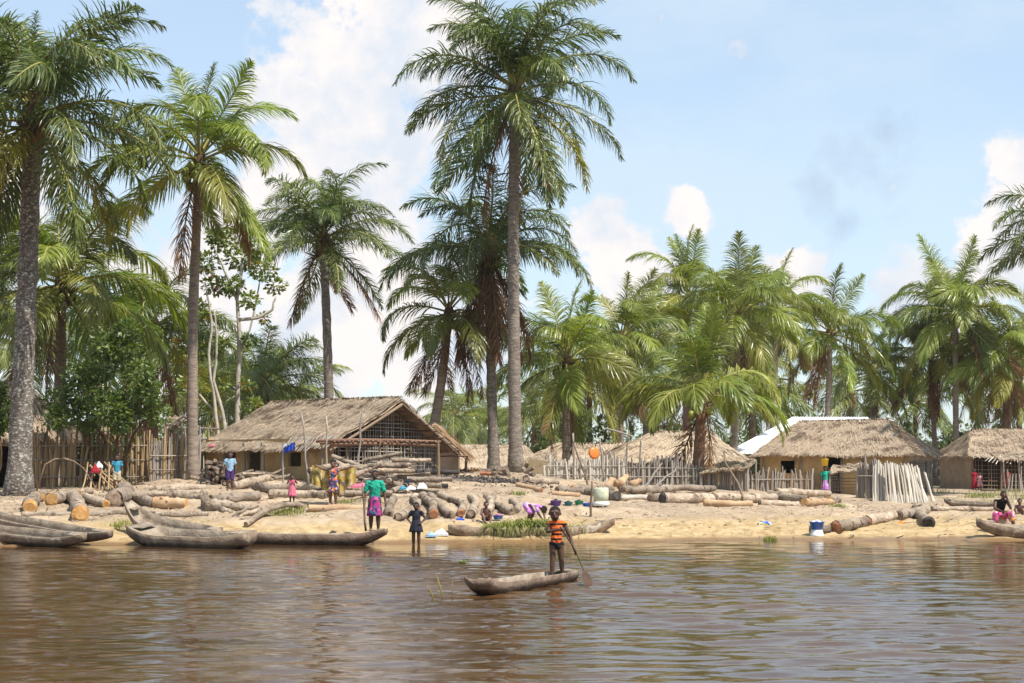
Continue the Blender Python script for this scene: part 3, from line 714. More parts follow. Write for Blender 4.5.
# the big leafy bush leaning over the fence
b = GY(112, 55.2); t = thing('leafy_bush', 'dense leafy green bush leaning over the bamboo fence', 'bush', b)
mb = MB()
for px, py in ((70, 400), (100, 380), (130, 375), (155, 400), (110, 420)):
    limb(mb, b + Vector((rg.uniform(-.2, .2), 0, -.1)), P(px, py, 54.8 + rg.uniform(-.5, .5)), .07, .02, rg)
part('stem', mb, MATS['boot'], t)
cl = []
for px, py, r in ((62, 402, .62), (85, 392, .72), (58, 418, .5), (110, 408, .72), (135, 402, .66), (155, 414, .52), (88, 418, .50), (120, 422, .45), (98, 368, .60), (120, 350, .62), (140, 372, .55), (150, 392, .5), (75, 375, .45), (128, 330, .45), (105, 345, .45)):
    cl.append((P(px, py, 54.2 + rg.uniform(-.5, .5)), r))
mb = MB(); leaf_cloud(mb, cl, 5600, .17, rg); part('crown', mb, MATS['bush_leaf'], t, False, 'stuff')
# smaller bush at the left frame edge, in front of the hut
b = GY(-6, 53.5); t = thing('leafy_bush', 'leafy bush clipped by the left frame edge beside the massive palm', 'bush', b)
mb = MB(); limb(mb, b - Vector((0, 0, .1)), P(-4, 425, 53.5), .05, .02, rg); limb(mb, b - Vector((0, 0, .1)), P(2, 400, 53.4), .05, .02, rg); part('stem', mb, MATS['boot'], t)
mb = MB(); leaf_cloud(mb, [(P(px, py, 53.5), r) for px, py, r in ((0, 405, .45), (4, 420, .4), (-10, 395, .6), (-12, 425, .6), (-2, 388, .3))], 1500, .17, rg); part('crown', mb, MATS['bush_leaf'], t, False, 'stuff')
# tree with pale, forked trunks and large leaves
b = GY(228, 66); t = thing('broadleaf_tree', 'tree with pale bare forked trunks and large orange-spotted leaves', 'tree', b)
mb = MB(); tips = []
for path, r in ((((238, 470), (237, 420), (240, 360), (237, 300), (242, 262)), .125), (((226, 470), (216, 415), (209, 365), (212, 320), (206, 285)), .085), (((230, 470), (224, 420), (214, 380), (217, 345), (214, 310)), .085),
                ((237, 300) and ((239, 320), (258, 318), (272, 310), (276, 296)), .08), (((226, 425), (200, 395), (183, 390)), .07), (((241, 350), (250, 330), (262, 270)), .06), (((237, 300), (225, 270), (215, 250)), .06)):
    pts = []; Yc = 66 + rg.uniform(-.4, .4)
    fine = []
    for i in range(len(path) - 1):
        a, c = path[i], path[i + 1]
        for k in range(4): fine.append((a[0] + (c[0] - a[0]) * k / 4 + rg.gauss(0, .5), a[1] + (c[1] - a[1]) * k / 4))
    fine.append(path[-1])
    pts = [P(x, y, Yc) for x, y in fine]
    if path[0][1] == 470: pts[0].z = b.z - .2
    mb.tube(pts, [r * (1 - .6 * i / (len(pts) - 1)) * rg.uniform(.9, 1.1) for i in range(len(pts))], 8, True, wob=.12, rng=rg); tips.append(pts[-1])
part('trunk', mb, MATS['pale_trunk'], t)
cl = [(P(px, py, 66 + rg.uniform(-.9, .9)), r) for px, py, r in ((242, 258, .65), (262, 270, .55), (276, 285, .40), (222, 240, .6), (205, 262, .55), (215, 285, .5), (232, 285, .5), (250, 300, .4), (200, 310, .45), (215, 235, .4), (258, 245, .35), (235, 225, .4),
                                                                          (222, 345, .35), (245, 385, .4), (200, 350, .5), (250, 340, .3), (225, 385, .35), (264, 318, .25), (190, 385, .5), (252, 405, .4), (210, 400, .45), (185, 345, .45))]
mb = MB(); leaf_cloud(mb, cl, 3800, .20, rg, droop=.35); part('crown', mb, MATS['wide_leaf'], t, False, 'stuff')
# undergrowth behind the huts
SHR = []
for v in range(3):
    r2 = random.Random(60 + v); mb = MB(); cl = [((r2.uniform(-1.6, 1.6), r2.uniform(-1, 1), r2.uniform(.5, 2.6)), r2.uniform(.6, 1.0)) for _ in range(9)]
    leaf_cloud(mb, cl, 1500, .30, r2); s = MB()
    for _ in range(6): limb(s, (r2.uniform(-.3, .3), 0, -.2), (r2.uniform(-1.2, 1.2), r2.uniform(-.6, .6), r2.uniform(1.2, 2.4)), .06, .02, r2, 4, 5)
    SHR.append((mb.mesh('shrub_crown', MATS['wood_leaf'], False), s.mesh('shrub_stem', MATS['boot'])))
rg = random.Random(77)
for i in range(46):
    px = [-10, 15, 40, 70, 130, 165, 185, 205, 245, 275, 300, 545, 565, 585, 605, 640, 660, 680, 705, 725, 745, 765, 790, 815, 835, 850, 865, 880, 895, 905, 920, 935, 948, 962, 975, 990, 1005, 1020, 1040, 620, 700, 780, 870, 960, 150, 110][i]
    Y = rg.uniform(98, 128) if px > 500 else rg.uniform(68, 92)
    b = GY(px, Y); t = thing('shrub', 'dark green shrub in the undergrowth below the grove palms', 'shrub', b, 'undergrowth shrubs behind the huts')
    s = rg.uniform(.6, 1.0) * (.85 if px > 500 else .75); M = Matrix.Translation(b) @ Matrix.Rotation(rg.random() * 6.28, 4, 'Z') @ Matrix.Diagonal((s, s, s * rg.uniform(.9, 1.5), 1))
    c, st = rg.choice(SHR)
    props(link('crown', c, t, M), kind='stuff'); link('stem', st, t, M)
# the far-off forest: one mass at the horizon
mb = MB(); r2 = random.Random(9)
cl = []
for k in range(230):
    Y = r2.uniform(230, 420); x = r2.uniform(-.42, .42) * Y; h = r2.uniform(5, 9)
    for z in (1.0, .6, .25): cl.append(((x + r2.uniform(-2, 2), Y, h * z), r2.uniform(2.6, 4.6)))
leaf_cloud(mb, cl, 90000, .75, r2)
solo('distant_forest', mb, MATS['wood_leaf'], (0, 300, 0), 'hazy far-off forest along the horizon', 'forest', None, False, 'stuff')
# ------------------------------------------------------------------ sticks, shared meshes
def unit_stick(seed, n=6):
    """radius 1, length 1, rings kept level so that scaling is harmless"""
    rg = random.Random(seed); mb = MB(); b = rg.uniform(-1.1, 1.1), rg.uniform(-1.1, 1.1); vs_ = []; fs_ = []; zs = (0, .33, .66, 1)
    for i, z in enumerate(zs):
        s = math.sin(math.pi * z)
        for j in range(n):
            a = 2 * math.pi * j / n; r = (1.05, 1.0, .92, .80)[i] * rg.uniform(.88, 1.1); vs_.append((b[0] * s + r * math.cos(a), b[1] * s + r * math.sin(a), z))
    for i in range(3):
        for j in range(n): fs_.append((i * n + j, i * n + (j + 1) % n, (i + 1) * n + (j + 1) % n, (i + 1) * n + j))
    fs_ += [tuple(reversed(range(n))), tuple(3 * n + j for j in range(n))]
    mb.add(vs_, fs_); return mb
STICK = {}
def stick_mesh(mname):
    if mname not in STICK: STICK[mname] = [unit_stick(k).mesh('stick', MATS[mname]) for k in range(4)]
    return random.choice(STICK[mname])
def stick(name, parent, p0, p1, r, mname):
    p0 = Vector(p0); p1 = Vector(p1); d = p1 - p0; q = d.to_track_quat('Z', 'Y').to_matrix().to_4x4()
    M = Matrix.Translation(p0) @ q @ Matrix.Rotation(random.random() * 6.28, 4, 'Z') @ Matrix.Diagonal((r, r, d.length, 1))
    return link(name, stick_mesh(mname), parent, M)
def lone_pole(name, label, cat, p0, p1, r, mname, group=None):
    mb = MB(); p0 = Vector(p0); p1 = Vector(p1); rg = random.Random(int(p0.x * 977 + p1.z * 131))
    s = (p1 - p0).length * .012; pts = [p0.lerp(p1, i / 5) + Vector((rg.gauss(0, s), rg.gauss(0, s), 0)) * (0 < i < 5) for i in range(6)]
    mb.tube(pts, [r * (1.1 - .06 * i) for i in range(6)], 7, True, wob=.12, rng=rg)
    return solo(name, mb, MATS[mname], p0, label, cat, group)

# ------------------------------------------------------------------ roofs and walls
def slope(parent, A, B, C, D, smat='straw', dens=230, seed=1, thick=.06, over=.10, name='roof', blade=(.28, .52), lift=.05):
    """one thatched plane: A-B along the ridge, D-C along the eave; slab plus loose straw in courses"""
    A, B, C, D = map(Vector, (A, B, C, D)); rg = random.Random(seed)
    n = (B - A).cross(D - A)
    if n.length < 1e-4: n = (C - D).cross(A - D)
    n.normalize()
    if n.z < 0: n = -n
    Q = lambda s, t: A.lerp(B, s).lerp(D.lerp(C, s), t)
    lump = lambda s, t: .045 * math.sin(s * 8 + seed) * math.sin(t * 5 + seed * 1.7) + .03 * math.sin(s * 21 + seed * 2.3 + 3 * t) + .02 * math.sin(t * 19 + s * 6)
    mb = MB(); ns, nt_ = 22, 12; vs_ = []; fs_ = []
    for up in (1, 0):
        for i in range(ns + 1):
            for j in range(nt_ + 1):
                p = Q(i / ns, j / nt_); sag = -.07 * math.sin(math.pi * i / ns) * math.sin(math.pi * j / nt_) + lump(i / ns, j / nt_)
                vs_.append(p + n * ((rg.gauss(0, .016) + sag) if up else sag - thick))
    o = (ns + 1) * (nt_ + 1); ix = lambda i, j: i * (nt_ + 1) + j
    for i in range(ns):
        for j in range(nt_):
            q = (ix(i, j), ix(i, j + 1), ix(i + 1, j + 1), ix(i + 1, j)); fs_.append(q); fs_.append(tuple(o + k for k in reversed(q)))
    for i in range(ns):
        for j in (0, nt_): fs_.append((ix(i, j), ix(i + 1, j), o + ix(i + 1, j), o + ix(i, j)))
    for j in range(nt_):
        for i in (0, ns): fs_.append((ix(i, j), ix(i, j + 1), o + ix(i, j + 1), o + ix(i, j)))
    mb.add(vs_, fs_)
    r = part(name, mb, MATS['thatch'], parent)
    st = MB(); area = ((B - A).length + (C - D).length) / 2 * (D.lerp(C, .5) - A.lerp(B, .5)).length
    wt, wb = (B - A).length, (C - D).length
    for k in range(int(area * dens)):
        t = rg.random()
        if rg.random() > (wt + (wb - wt) * t) / max(wt, wb): continue
        if rg.random() < .10: t = 1 - rg.random() * .10
        s = rg.random(); p = Q(s, t); dn = (Q(s, 1) - Q(s, 0)).normalized()
        sag = -.07 * math.sin(math.pi * s) * math.sin(math.pi * t) + lump(s, t)
        d = (dn + (C - D).normalized() * rg.gauss(0, .16) + n * rg.gauss(-.01, .05)).normalized()
        l = rg.uniform(*blade); 
        if t > .93: l *= rg.uniform(.3, 1.0) * over / .10 * .6
        w_ = rg.uniform(.008, .024); sd = d.cross(n).normalized()
        p = p + n * (sag + .012 + rg.random() * lift)
        q = p + d * l - n * .01 + (Vector((0, 0, -l * .10)) if t > .975 else Vector((0, 0, 0)))
        st.add([p - sd * w_, p + sd * w_, q + sd * w_ * .5, q - sd * w_ * .5], [(0, 1, 2, 3)])
    part('straw', st, MATS[smat], r, False, 'stuff')
    return r
def ridge_cap(parent, A, B, smat='straw', seed=3, w=.28, dens=150):
    A = Vector(A); B = Vector(B); rg = random.Random(seed); mb = MB(); L = (B - A).length; ax = (B - A).normalized(); sd = ax.cross(Vector((0, 0, 1))).normalized()
    for k in range(int(L * dens)):
        s = rg.random(); side = rg.choice((-1, 1)); p = A.lerp(B, s) + Vector((0, 0, .06 + rg.random() * .06)) - sd * side * rg.random() * .08
        d = (sd * side + Vector((0, 0, -.7)) + ax * rg.gauss(0, .35)).normalized(); l = w * rg.uniform(.6, 1.5); v = d.cross(Vector((0, 0, 1))).normalized() * rg.uniform(.01, .025)
        mb.add([p - v, p + v, p + d * l + v * .4, p + d * l - v * .4], [(0, 1, 2, 3)])
    return part('ridge_cap', mb, MATS[smat], parent, False, 'stuff')
def wall(parent, A, B, z1, mname, openings=(), thick=.12, name='wall', z0=None):
    """upright wall from A to B (ground points) to height z1, with openings (t0, t1, low, high) in metres above the ground"""
    A = Vector(A); B = Vector(B); zb = min(A.z, B.z) - .15 if z0 is None else z0; L = (Vector((B.x, B.y, 0)) - Vector((A.x, A.y, 0))).length
    ax = Vector((B.x - A.x, B.y - A.y, 0)).normalized(); nr = Vector((-ax.y, ax.x, 0)); mb = MB(); gz = (A.z + B.z) / 2
    M = Matrix((ax, nr, Vector((0, 0, 1)))).transposed()
    cuts = sorted({0., L} | {o[0] for o in openings} | {o[1] for o in openings})
    for a, b in zip(cuts[:-1], cuts[1:]):
        if b - a < .01: continue
        op = [o for o in openings if o[0] <= a + .001 and o[1] >= b - .001]; spans = [(zb, z1)]
        if op: spans = [(zb, gz + op[0][2]), (gz + op[0][3], z1)]
        for lo, hi in spans:
            if hi - lo > .03:
                c = Vector((A.x, A.y, 0)) + ax * (a + b) / 2; mb.box((c.x, c.y, (lo + hi) / 2), b - a, thick, hi - lo, M)
    return part(name, mb, MATS[mname], parent, False)
def lattice(parent, A, B, topf, mname, sx=.13, sz=.14, r=.018, z0=None, name='lattice', skip=.06):
    """woven stick wall: uprights and rails, each a piece; topf(t) gives the height of its upper edge"""
    A = Vector(A); B = Vector(B); L = (B - A).length; ax = (B - A) / L; nr = Vector((-ax.y, ax.x, 0)).normalized(); gz = (A.z + B.z) / 2 if z0 is None else z0
    n = int(L / sx); mx = max(topf(i / 40) for i in range(41))
    for i in range(n + 1):
        t = i / n; p = A.lerp(B, t); zt = topf(t)
        if zt - gz < .12: continue
        if random.random() < skip: continue
        p.z = gz - .1; q = Vector((p.x, p.y, zt)) + ax * random.gauss(0, .02)
        stick('upright', parent, p, q, r * random.uniform(.8, 1.35), mname)
    z = gz + .06
    while z < mx - .05:
        ts = [i / 60 for i in range(61) if topf(i / 60) > z + .02]
        if len(ts) > 3:
            a, b = ts[0], ts[-1]; pa = A.lerp(B, a); pb = A.lerp(B, b); pa.z = z + random.gauss(0, .02); pb.z = z + random.gauss(0, .02)
            off = nr * (.028 if random.random() < .5 else -.028)
            stick('rail', parent, pa + off, pb + off, r * random.uniform(.7, 1.1), mname)
        z += sz * random.uniform(.8, 1.2)
V = Vector
def flat(v, z): return Vector((v.x, v.y, z))

# ---- the big thatched house with the lattice gable
h = thing('thatched_house', 'large thatched house with ochre walls and a lattice gable end, left of centre', 'house', GY(330, 58))
RA = V((-3.92, 56.5, 4.16)); RB = V((-8.55, 60.15, 4.14)); ax = (RB - RA); ax.z = 0; ax.normalize(); pf = V((-ax.y, ax.x, 0)); pf = pf if pf.y < 0 else -pf
W = 3.15; ez = 2.60
fa = RA + pf * W - ax * .15; fb = RB + pf * W + ax * .75; ba = RA - pf * W - ax * .15; bb = RB - pf * W + ax * .75
fa.z = 2.62; fb.z = 2.42; ba.z = 2.50; bb.z = 2.42
RA2 = RA - ax * .35
slope(h, RA2, RB, fb, fa, 'straw', 300, 11, over=.08, blade=(.3, .55)); slope(h, RB, RA2, ba, bb, 'straw', 150, 12)
slope(h, RB, RB, bb, fb, 'straw', 230, 13)
ridge_cap(h, RA2 + V((0, 0, .02)), RB + V((0, 0, .02)), 'straw', 14)
gz = 1.52; inset = .45
c1 = flat(RA + pf * (W - .55) + ax * .30, gz); c2 = flat(RA - pf * (W - .55) + ax * .30, gz); c3 = flat(RB + pf * (W - .55) + ax * .35, gz); c4 = flat(RB - pf * (W - .55) + ax * .35, gz)
L_ = (c3 - c1).length
wall(h, c1, c3, 2.85, 'mud', [(1.35, 1.95, .42, .88), (3.25, 3.9, -.2, 1.12), (4.45, 5.0, -.2, 1.08)], .12)
wall(h, c3, c4, 2.9, 'mud', thick=.12); wall(h, c4, c2, 2.85, 'mud', thick=.12)
for t_ in (.02, .30, .47, .62, .78, .98):
    p = c1.lerp(c3, t_) + pf * .42; p.z = tz(p.x, p.y) - .1; stick('post', h, p, V((p.x, p.y, 2.72)), .055, 'pole_grey')
def gtop(t):
    return 2.72 + (4.02 - 2.72) * (1 - abs(t - .5) * 2)
lattice(h, c2, c1, gtop, 'pole_grey', .125, .135, .02)
lo, hi = c2.lerp(c1, .0), c2.lerp(c1, 1.)
wall(h, c2.lerp(c1, .10) + ax * .10, c2.lerp(c1, .55) + ax * .10, 2.2, 'mud_grey', thick=.06, name='infill_wall')
# verge poles under the gable edge
stick('verge_pole', h, RA2 + V((0, 0, -.17)), ba + V((0, 0, -.17)), .05, 'pole_brown'); stick('verge_pole', h, RA2 + V((0, 0, -.17)), fa + V((0, 0, -.17)), .05, 'pole_brown')
for k in range(9):
    t_ = k / 8; p = RA.lerp(ba, t_) ; stick('purlin', h, p + V((0, 0, -.20)) - ax * .42, p + V((0, 0, -.20)) + ax * .8, .028, 'rack_red')
# loose eave sticks over the near corner
for k in range(16):
    p = fa.lerp(fb, k / 15 * .30) + V((0, 0, .06)); d = (pf + V((0, 0, -.6)) + ax * -.3).normalized()
    stick('eave_stick', h, p - d * .5, p + d * random.uniform(.25, .5), .02, 'pole_grey')

# ---- drying rack in front of the gable
r_ = thing('drying_rack', 'long pole rack in front of the lattice gable', 'rack', GP(385, 488))
Yr = 53.2
for a, b, py in ((316, 441, 441), (332, 440, 445), (320, 396, 443)):
    stick('beam', r_, P(a, py, Yr), P(b, py + 1, Yr + .6), .06, 'rack_red')
for px in (322, 346, 380, 410, 438):
    b = GY(px, Yr + .2); b.z -= .15; stick('post', r_, b, P(px, 440, Yr + .2), .045, 'pole_brown')
for k in range(22):
    px = 334 + k * 4.8; stick('slat', r_, P(px, 441.5, Yr - .25), P(px + 2, 442, Yr + .75), .03, 'rack_red')

# ---- lean-to roof right of the gable
h = thing('lean_to_shelter', 'small rust-coloured thatch lean-to against the lattice gable house', 'shelter', GY(455, 62))
a = P(432, 424, 61.5); b = P(440, 426, 65); c = P(473, 457, 64.5); d = P(466, 458, 61)
slope(h, a, b, c, d, 'straw_rust', 260, 21, thick=.06, over=.14)
for p in (d, c): stick('post', h, flat(p, tz(p.x, p.y) - .1) + V((-.25, 0, 0)), p + V((-.25, 0, .1)), .05, 'pole_brown')
for p in (a, b): stick('post', h, flat(p, tz(p.x, p.y) - .1), p + V((0, 0, -.05)), .05, 'pole_brown')
for k in range(6):
    q0 = a.lerp(d, k / 5) + V((0, 0, -.1)); q1 = b.lerp(c, k / 5) + V((0, 0, -.1)); stick('purlin', h, q0 + V((0, -.15, 0)), q1, .025, 'bamboo')
wall(h, GY(440, 61.8), GY(459, 61.8), 2.55, 'mud_grey', thick=.08)

def hut(name, label, cat, ridge, eave, smat, dens, seed, walls=None, hip=True, over=.10):
    """hipped or gabled thatch over four eave corners: ridge (A,B), eave corners fA fB bA bB"""
    A, B = ridge; fA, fB, bA, bB = eave; m = (fA + fB + bA + bB) / 4
    h = thing(name, label, cat, V((m.x, m.y, tz(m.x, m.y))))
    slope(h, A, B, fB, fA, smat, dens, seed, over=over); slope(h, B, A, bA, bB, smat, dens * .5, seed + 1)
    if hip: slope(h, A, A, fA, bA, smat, dens * .8, seed + 2); slope(h, B, B, bB, fB, smat, dens, seed + 3)
    ridge_cap(h, A, B, smat, seed + 4)
    return h
def rect_eave(cx, cy, hx, hy, rot, z):
    a = V((math.cos(rot), math.sin(rot), 0)); b = V((-a.y, a.x, 0)); c = V((cx, cy, z))
    return c - a * hx - b * hy, c + a * hx - b * hy, c - a * hx + b * hy, c + a * hx + b * hy, a, b

# ---- hipped hut right of centre
cx, cy = XatY(848, 78), 78.0
fA, fB, bA, bB, a, b = rect_eave(cx, cy, 3.75, 3.2, R(-24), 2.52)
fA.z = 2.46; fB.z = 2.48
A = V((cx, cy, 4.02)) - a * 2.3; B = V((cx, cy, 4.06)) + a * 1.9
h = hut('thatched_hut', 'broad hip-roofed thatched hut with half lattice walls, right of centre', 'hut', (A, B), (fA, fB, bA, bB), 'straw_dark', 270, 31)
zb = .74; ins = .45
w = [flat(fA + a * ins + b * ins, zb), flat(fB - a * ins + b * ins, zb), flat(bB - a * ins - b * ins, zb), flat(bA + a * ins - b * ins, zb)]
L_ = (w[1] - w[0]).length
wall(h, w[0], w[1], 2.6, 'mud', [(.9, 1.55, .95, 1.5), (3.0, 3.65, -.2, 1.65)], .12); wall(h, w[2], w[3], 2.6, 'mud', thick=.12); wall(h, w[3], w[0], 2.6, 'mud', thick=.12)
wall(h, w[1].lerp(w[2], .0) , w[1].lerp(w[2], 1), 2.6, 'mud_grey', thick=.06, z0=2.25, name='top_wall')
wall(h, w[1] - a * .12, w[2] - a * .12, 2.3, 'interior_shade', thick=.05, name='shade_backing')  # dark sheet behind the lattice, painting the unlit room
lattice(h, w[1], w[2], lambda t: 2.55, 'pole_grey', .15, .13, .022, z0=zb)
lattice(h, w[0].lerp(w[1], .30) - b * .12, w[0].lerp(w[1], .53) - b * .12, lambda t: 1.72, 'pole_grey', .12, .14, .02, z0=zb)
lattice(h, w[0].lerp(w[1], .70) - b * .12, w[0].lerp(w[1], .98) - b * .12, lambda t: 1.95, 'pole_brown', .16, .2, .02, z0=zb)
for t_ in (.02, .28, .56, .70, .98):
    p = w[0].lerp(w[1], t_) - b * .16; stick('post', h, flat(p, zb - .1), flat(p, 2.35), .06, 'pole_grey')
for k in range(18):     # rough thatch combed over the hip
    t_ = k / 17; p = B.lerp(fB, t_) + V((0, 0, .10)); d_ = (a + V((0, 0, -.35)) - b * .2).normalized()
    stick('hip_stick', h, p - d_ * .12, p + d_ * random.uniform(.3, .5), .026, 'bamboo' if k < 6 else 'pole_brown')
# small awning in front of it
aw = thing('thatched_awning', 'small thatched awning propped before the hip-roofed hut', 'awning', GY(855, 72))
p0, p1, p2, p3 = P(832, 466, 73.6), P(876, 463, 73.2), P(874, 468, 70.6), P(830, 474, 71.0)
slope(aw, p0, p1, p2, p3, 'straw', 260, 41, thick=.06, over=.1, blade=(.2, .35))
for p in (p0, p1, p2, p3):
    stick('post', aw, V((p.x, p.y, tz(p.x, p.y) - .1)), p + V((0, .05, -.03)), .045, 'pole_grey')
for k in range(7): stick('rail', aw, P(833, 478 + k * 3.2, 71.2), P(860, 478 + k * 3.2, 70.9), .02, 'pole_brown')

# ---- white metal roofed house behind
h = thing('metal_roof_house', 'house with white corrugated metal roof behind the hip-roofed hut', 'house', GY(800, 88))
p0, p1, p2, p3 = P(792, 417, 90), P(868, 417, 88), P(905, 458, 84), P(724, 453, 86)
def sheet(mb, A, B, C, D, n=60):
    vs_ = []; fs_ = []; nn = (B - A).cross(D - A).normalized(); nn = nn if nn.z > 0 else -nn
    for i in range(n + 1):
        s = i / n; o = nn * .022 * (1 if i % 2 else -1)
        vs_ += [A.lerp(B, s) + o, D.lerp(C, s) + o, A.lerp(B, s) + o - nn * .01, D.lerp(C, s) + o - nn * .01]
    for i in range(n):
        k = 4 * i; fs_ += [(k, k + 4, k + 5, k + 1), (k + 2, k + 3, k + 7, k + 6)]
    mb.add(vs_, fs_)
mb = MB(); sheet(mb, p0, p1, p2, p3); part('roof', mb, MATS['metal_roof'], h, False)
q2, q3 = P(900, 452, 94), P(732, 449, 96); mb = MB(); sheet(mb, p1, p0, q3, q2); part('roof', mb, MATS['metal_roof'], h, False)
g0, g1 = GY(738, 86.6), GY(895, 85); wall(h, g0, g1, 2.55, 'mud_grey', [(.6, 1.4, -.2, 1.6), (2.0, 2.8, .8, 1.5)]); wall(h, GY(738, 95), g0, 2.5, 'mud_grey'); wall(h, g1, GY(895, 93), 2.4, 'mud_grey')

# ---- hut at the right edge
cx, cy = XatY(1022, 95), 95.0
fA, fB, bA, bB, a, b = rect_eave(cx, cy, 4.2, 2.9, R(6), 2.62)
fA.z = 2.55; fB.z = 2.50
A = V((cx, cy, 4.02)) - a * 2.9; B = V((cx, cy, 4.05)) + a * 3.0
h = hut('thatched_hut', 'thatched hut with open stick walls at the right edge', 'hut', (A, B), (fA, fB, bA, bB), 'straw_dark', 210, 51)
zb = .75; w0 = flat(fA + a * .4 + b * .4, zb); w1 = flat(fB - a * .4 + b * .4, zb); w3 = flat(bA + a * .4 - b * .4, zb); w2 = flat(bB - a * .4 - b * .4, zb)
lattice(h, w0, w0.lerp(w1, .42), lambda t: 2.6, 'pole_brown', .16, .22, .025, z0=zb); lattice(h, w0.lerp(w1, .60), w1, lambda t: 2.6, 'pole_brown', .2, .24, .025, z0=zb)
wall(h, w0 + b * 1.5, w1 + b * 1.5, 2.7, 'interior_shade', thick=.08, name='shade_panel'); wall(h, w2, w3, 2.7, 'mud_grey', thick=.1); wall(h, w3, w0, 2.7, 'mud_grey', thick=.1)  # first panel is painted dark to stand for the shaded interior
for t_ in (0, .2, .42, .6, .8, 1): p = w0.lerp(w1, t_) - b * .05; stick('post', h, flat(p, zb - .1), flat(p, 2.62), .065, 'pole_brown')
for k in range(24):
    p = fA.lerp(fB, k / 23 * .62) + V((0, 0, .03)); d_ = (-b + V((0, 0, -.45)) + a * random.gauss(.3, .2)).normalized()
    stick('rafter_end', h, p - d_ * .4, p + d_ * random.uniform(.1, .32), .025, 'pole_white' if k % 3 else 'pole_brown')
# loose roof sticks of its torn porch
po = thing('torn_porch', 'torn thatch porch on forked posts at the right frame edge', 'porch', GY(1012, 86))
p0, p1, p2, p3 = P(990, 452, 91), P(1045, 450, 90), P(1045, 458, 86), P(1000, 461, 86)
slope(po, p0, p1, p2, p3, 'straw_dark', 150, 57, thick=.05, over=.14)
for px, py in ((1006, 462), (1010, 470), (1020, 458), (1023, 466)):
    bq = GY(px, 86); bq.z -= .1; stick('post', po, bq, P(px + random.uniform(-4, 2), py, 86), .05, 'pole_grey')
for k in range(12): stick('roof_stick', po, P(990 + k * 3.4, 456 + (k % 3), 88), P(985 + k * 3.6, 461 + (k % 4), 85.6), .028, 'pole_white' if k % 2 else 'pole_grey')
for k in range(4): stick('brace', po, P(1006 + k * 5, 497, 85.5), P(1010 + k * 3, 474, 85.8), .035, 'pole_grey')

# ---- pale thatch huts behind the middle fence
fA, fB, bA, bB, a, b = rect_eave(XatY(666, 74), 74.0, 3.3, 2.4, R(5), 2.15)
A = V((XatY(666, 74), 74, 3.42)) - a * .6; B = V((XatY(666, 74), 74, 3.42)) + a * 2.0
h = hut('thatched_hut', 'pale thatched hut behind the short reddish palm and grey fence', 'hut', (A, B), (fA, fB, bA, bB), 'straw_light', 220, 61)
w0, w1, w2, w3 = (flat(fA + a * .4 + b * .4, 1.15), flat(fB - a * .4 + b * .4, 1.15), flat(bB - a * .4 - b * .4, 1.15), flat(bA + a * .4 - b * .4, 1.15))
wall(h, w0, w1, 2.35, 'mud', [(2.4, 3.0, -.2, 1.0)]); wall(h, w1, w2, 2.35, 'mud'); wall(h, w2, w3, 2.35, 'mud'); wall(h, w3, w0, 2.35, 'mud')
fA, fB, bA, bB, a, b = rect_eave(XatY(578, 79), 79.0, 2.9, 2.2, R(-4), 2.10)
A = V((XatY(578, 79), 79, 2.98)) - a * 1.0; B = V((XatY(578, 79), 79, 2.98)) + a * 2.3
h = hut('thatched_hut', 'low pale hut behind the white stick fence, by the orange disc', 'hut', (A, B), (fA, fB, bA, bB), 'straw_light', 190, 71)
w0, w1, w2, w3 = (flat(fA + a * .4 + b * .4, 1.3), flat(fB - a * .4 + b * .4, 1.3), flat(bB - a * .4 - b * .4, 1.3), flat(bA + a * .4 - b * .4, 1.3))
wall(h, w0, w1, 2.25, 'mud', [(.3, 1.2, -.2, .85)]); wall(h, w1, w2, 2.25, 'mud'); wall(h, w2, w3, 2.25, 'mud'); wall(h, w3, w0, 2.25, 'mud')
# dark open-fronted lean-to before it, with a tan mat
h = thing('open_shelter', 'low dark open shelter with a tan mat, right of the tallest trunk', 'shelter', GY(545, 67))
p0, p1, p2, p3 = P(528, 458, 69), P(556, 452, 70), P(560, 462, 66.6), P(525, 465, 66.4)
slope(h, p0, p1, p2, p3, 'straw', 220, 81, thick=.06)
for p in (p2, p3, p0, p1): stick('post', h, V((p.x, p.y, tz(p.x, p.y) - .1)), p + V((0, 0, -.03)), .045, 'pole_brown')
mb = MB(); c = P(538, 472, 66.3); mb.box((c.x + .1, c.y, tz(c.x, c.y) + .3), .95, .03, .52, Matrix.Rotation(.12, 3, 'Y')); part('mat', mb, MATS['cloth_tan'], h, False)
# far pale roofs in the gap
for px, py, Yf, hw, lb in ((487, 446, 96, 3.2, 'far pale thatch roof seen between the gable house and the tall trunks'), (415, 442, 100, 2.2, 'far thatch roof peeping past the lattice gable'),):
    cx, cy = XatY(px, Yf), Yf; tp = P(px, py, Yf).z
    fA, fB, bA, bB, a, b = rect_eave(cx, cy, hw, 2.4, R(8), 1.9)
    A = V((cx, cy, tp)) - a * (hw - 1); B = V((cx, cy, tp)) + a * (hw - 1)
    h = hut('thatched_hut', lb, 'hut', (A, B), (fA, fB, bA, bB), 'straw_light', 120, 91 + int(px))
    g_ = tz(cx, cy); w0, w1, w2, w3 = (flat(fA + a * .4 + b * .4, g_), flat(fB - a * .4 + b * .4, g_), flat(bB - a * .4 - b * .4, g_), flat(bA + a * .4 - b * .4, g_))
    wall(h, w0, w1, 2.05, 'mud', [(1, 1.6, -.2, .6)]); wall(h, w1, w2, 2.05, 'mud'); wall(h, w2, w3, 2.05, 'mud'); wall(h, w3, w0, 2.05, 'mud')

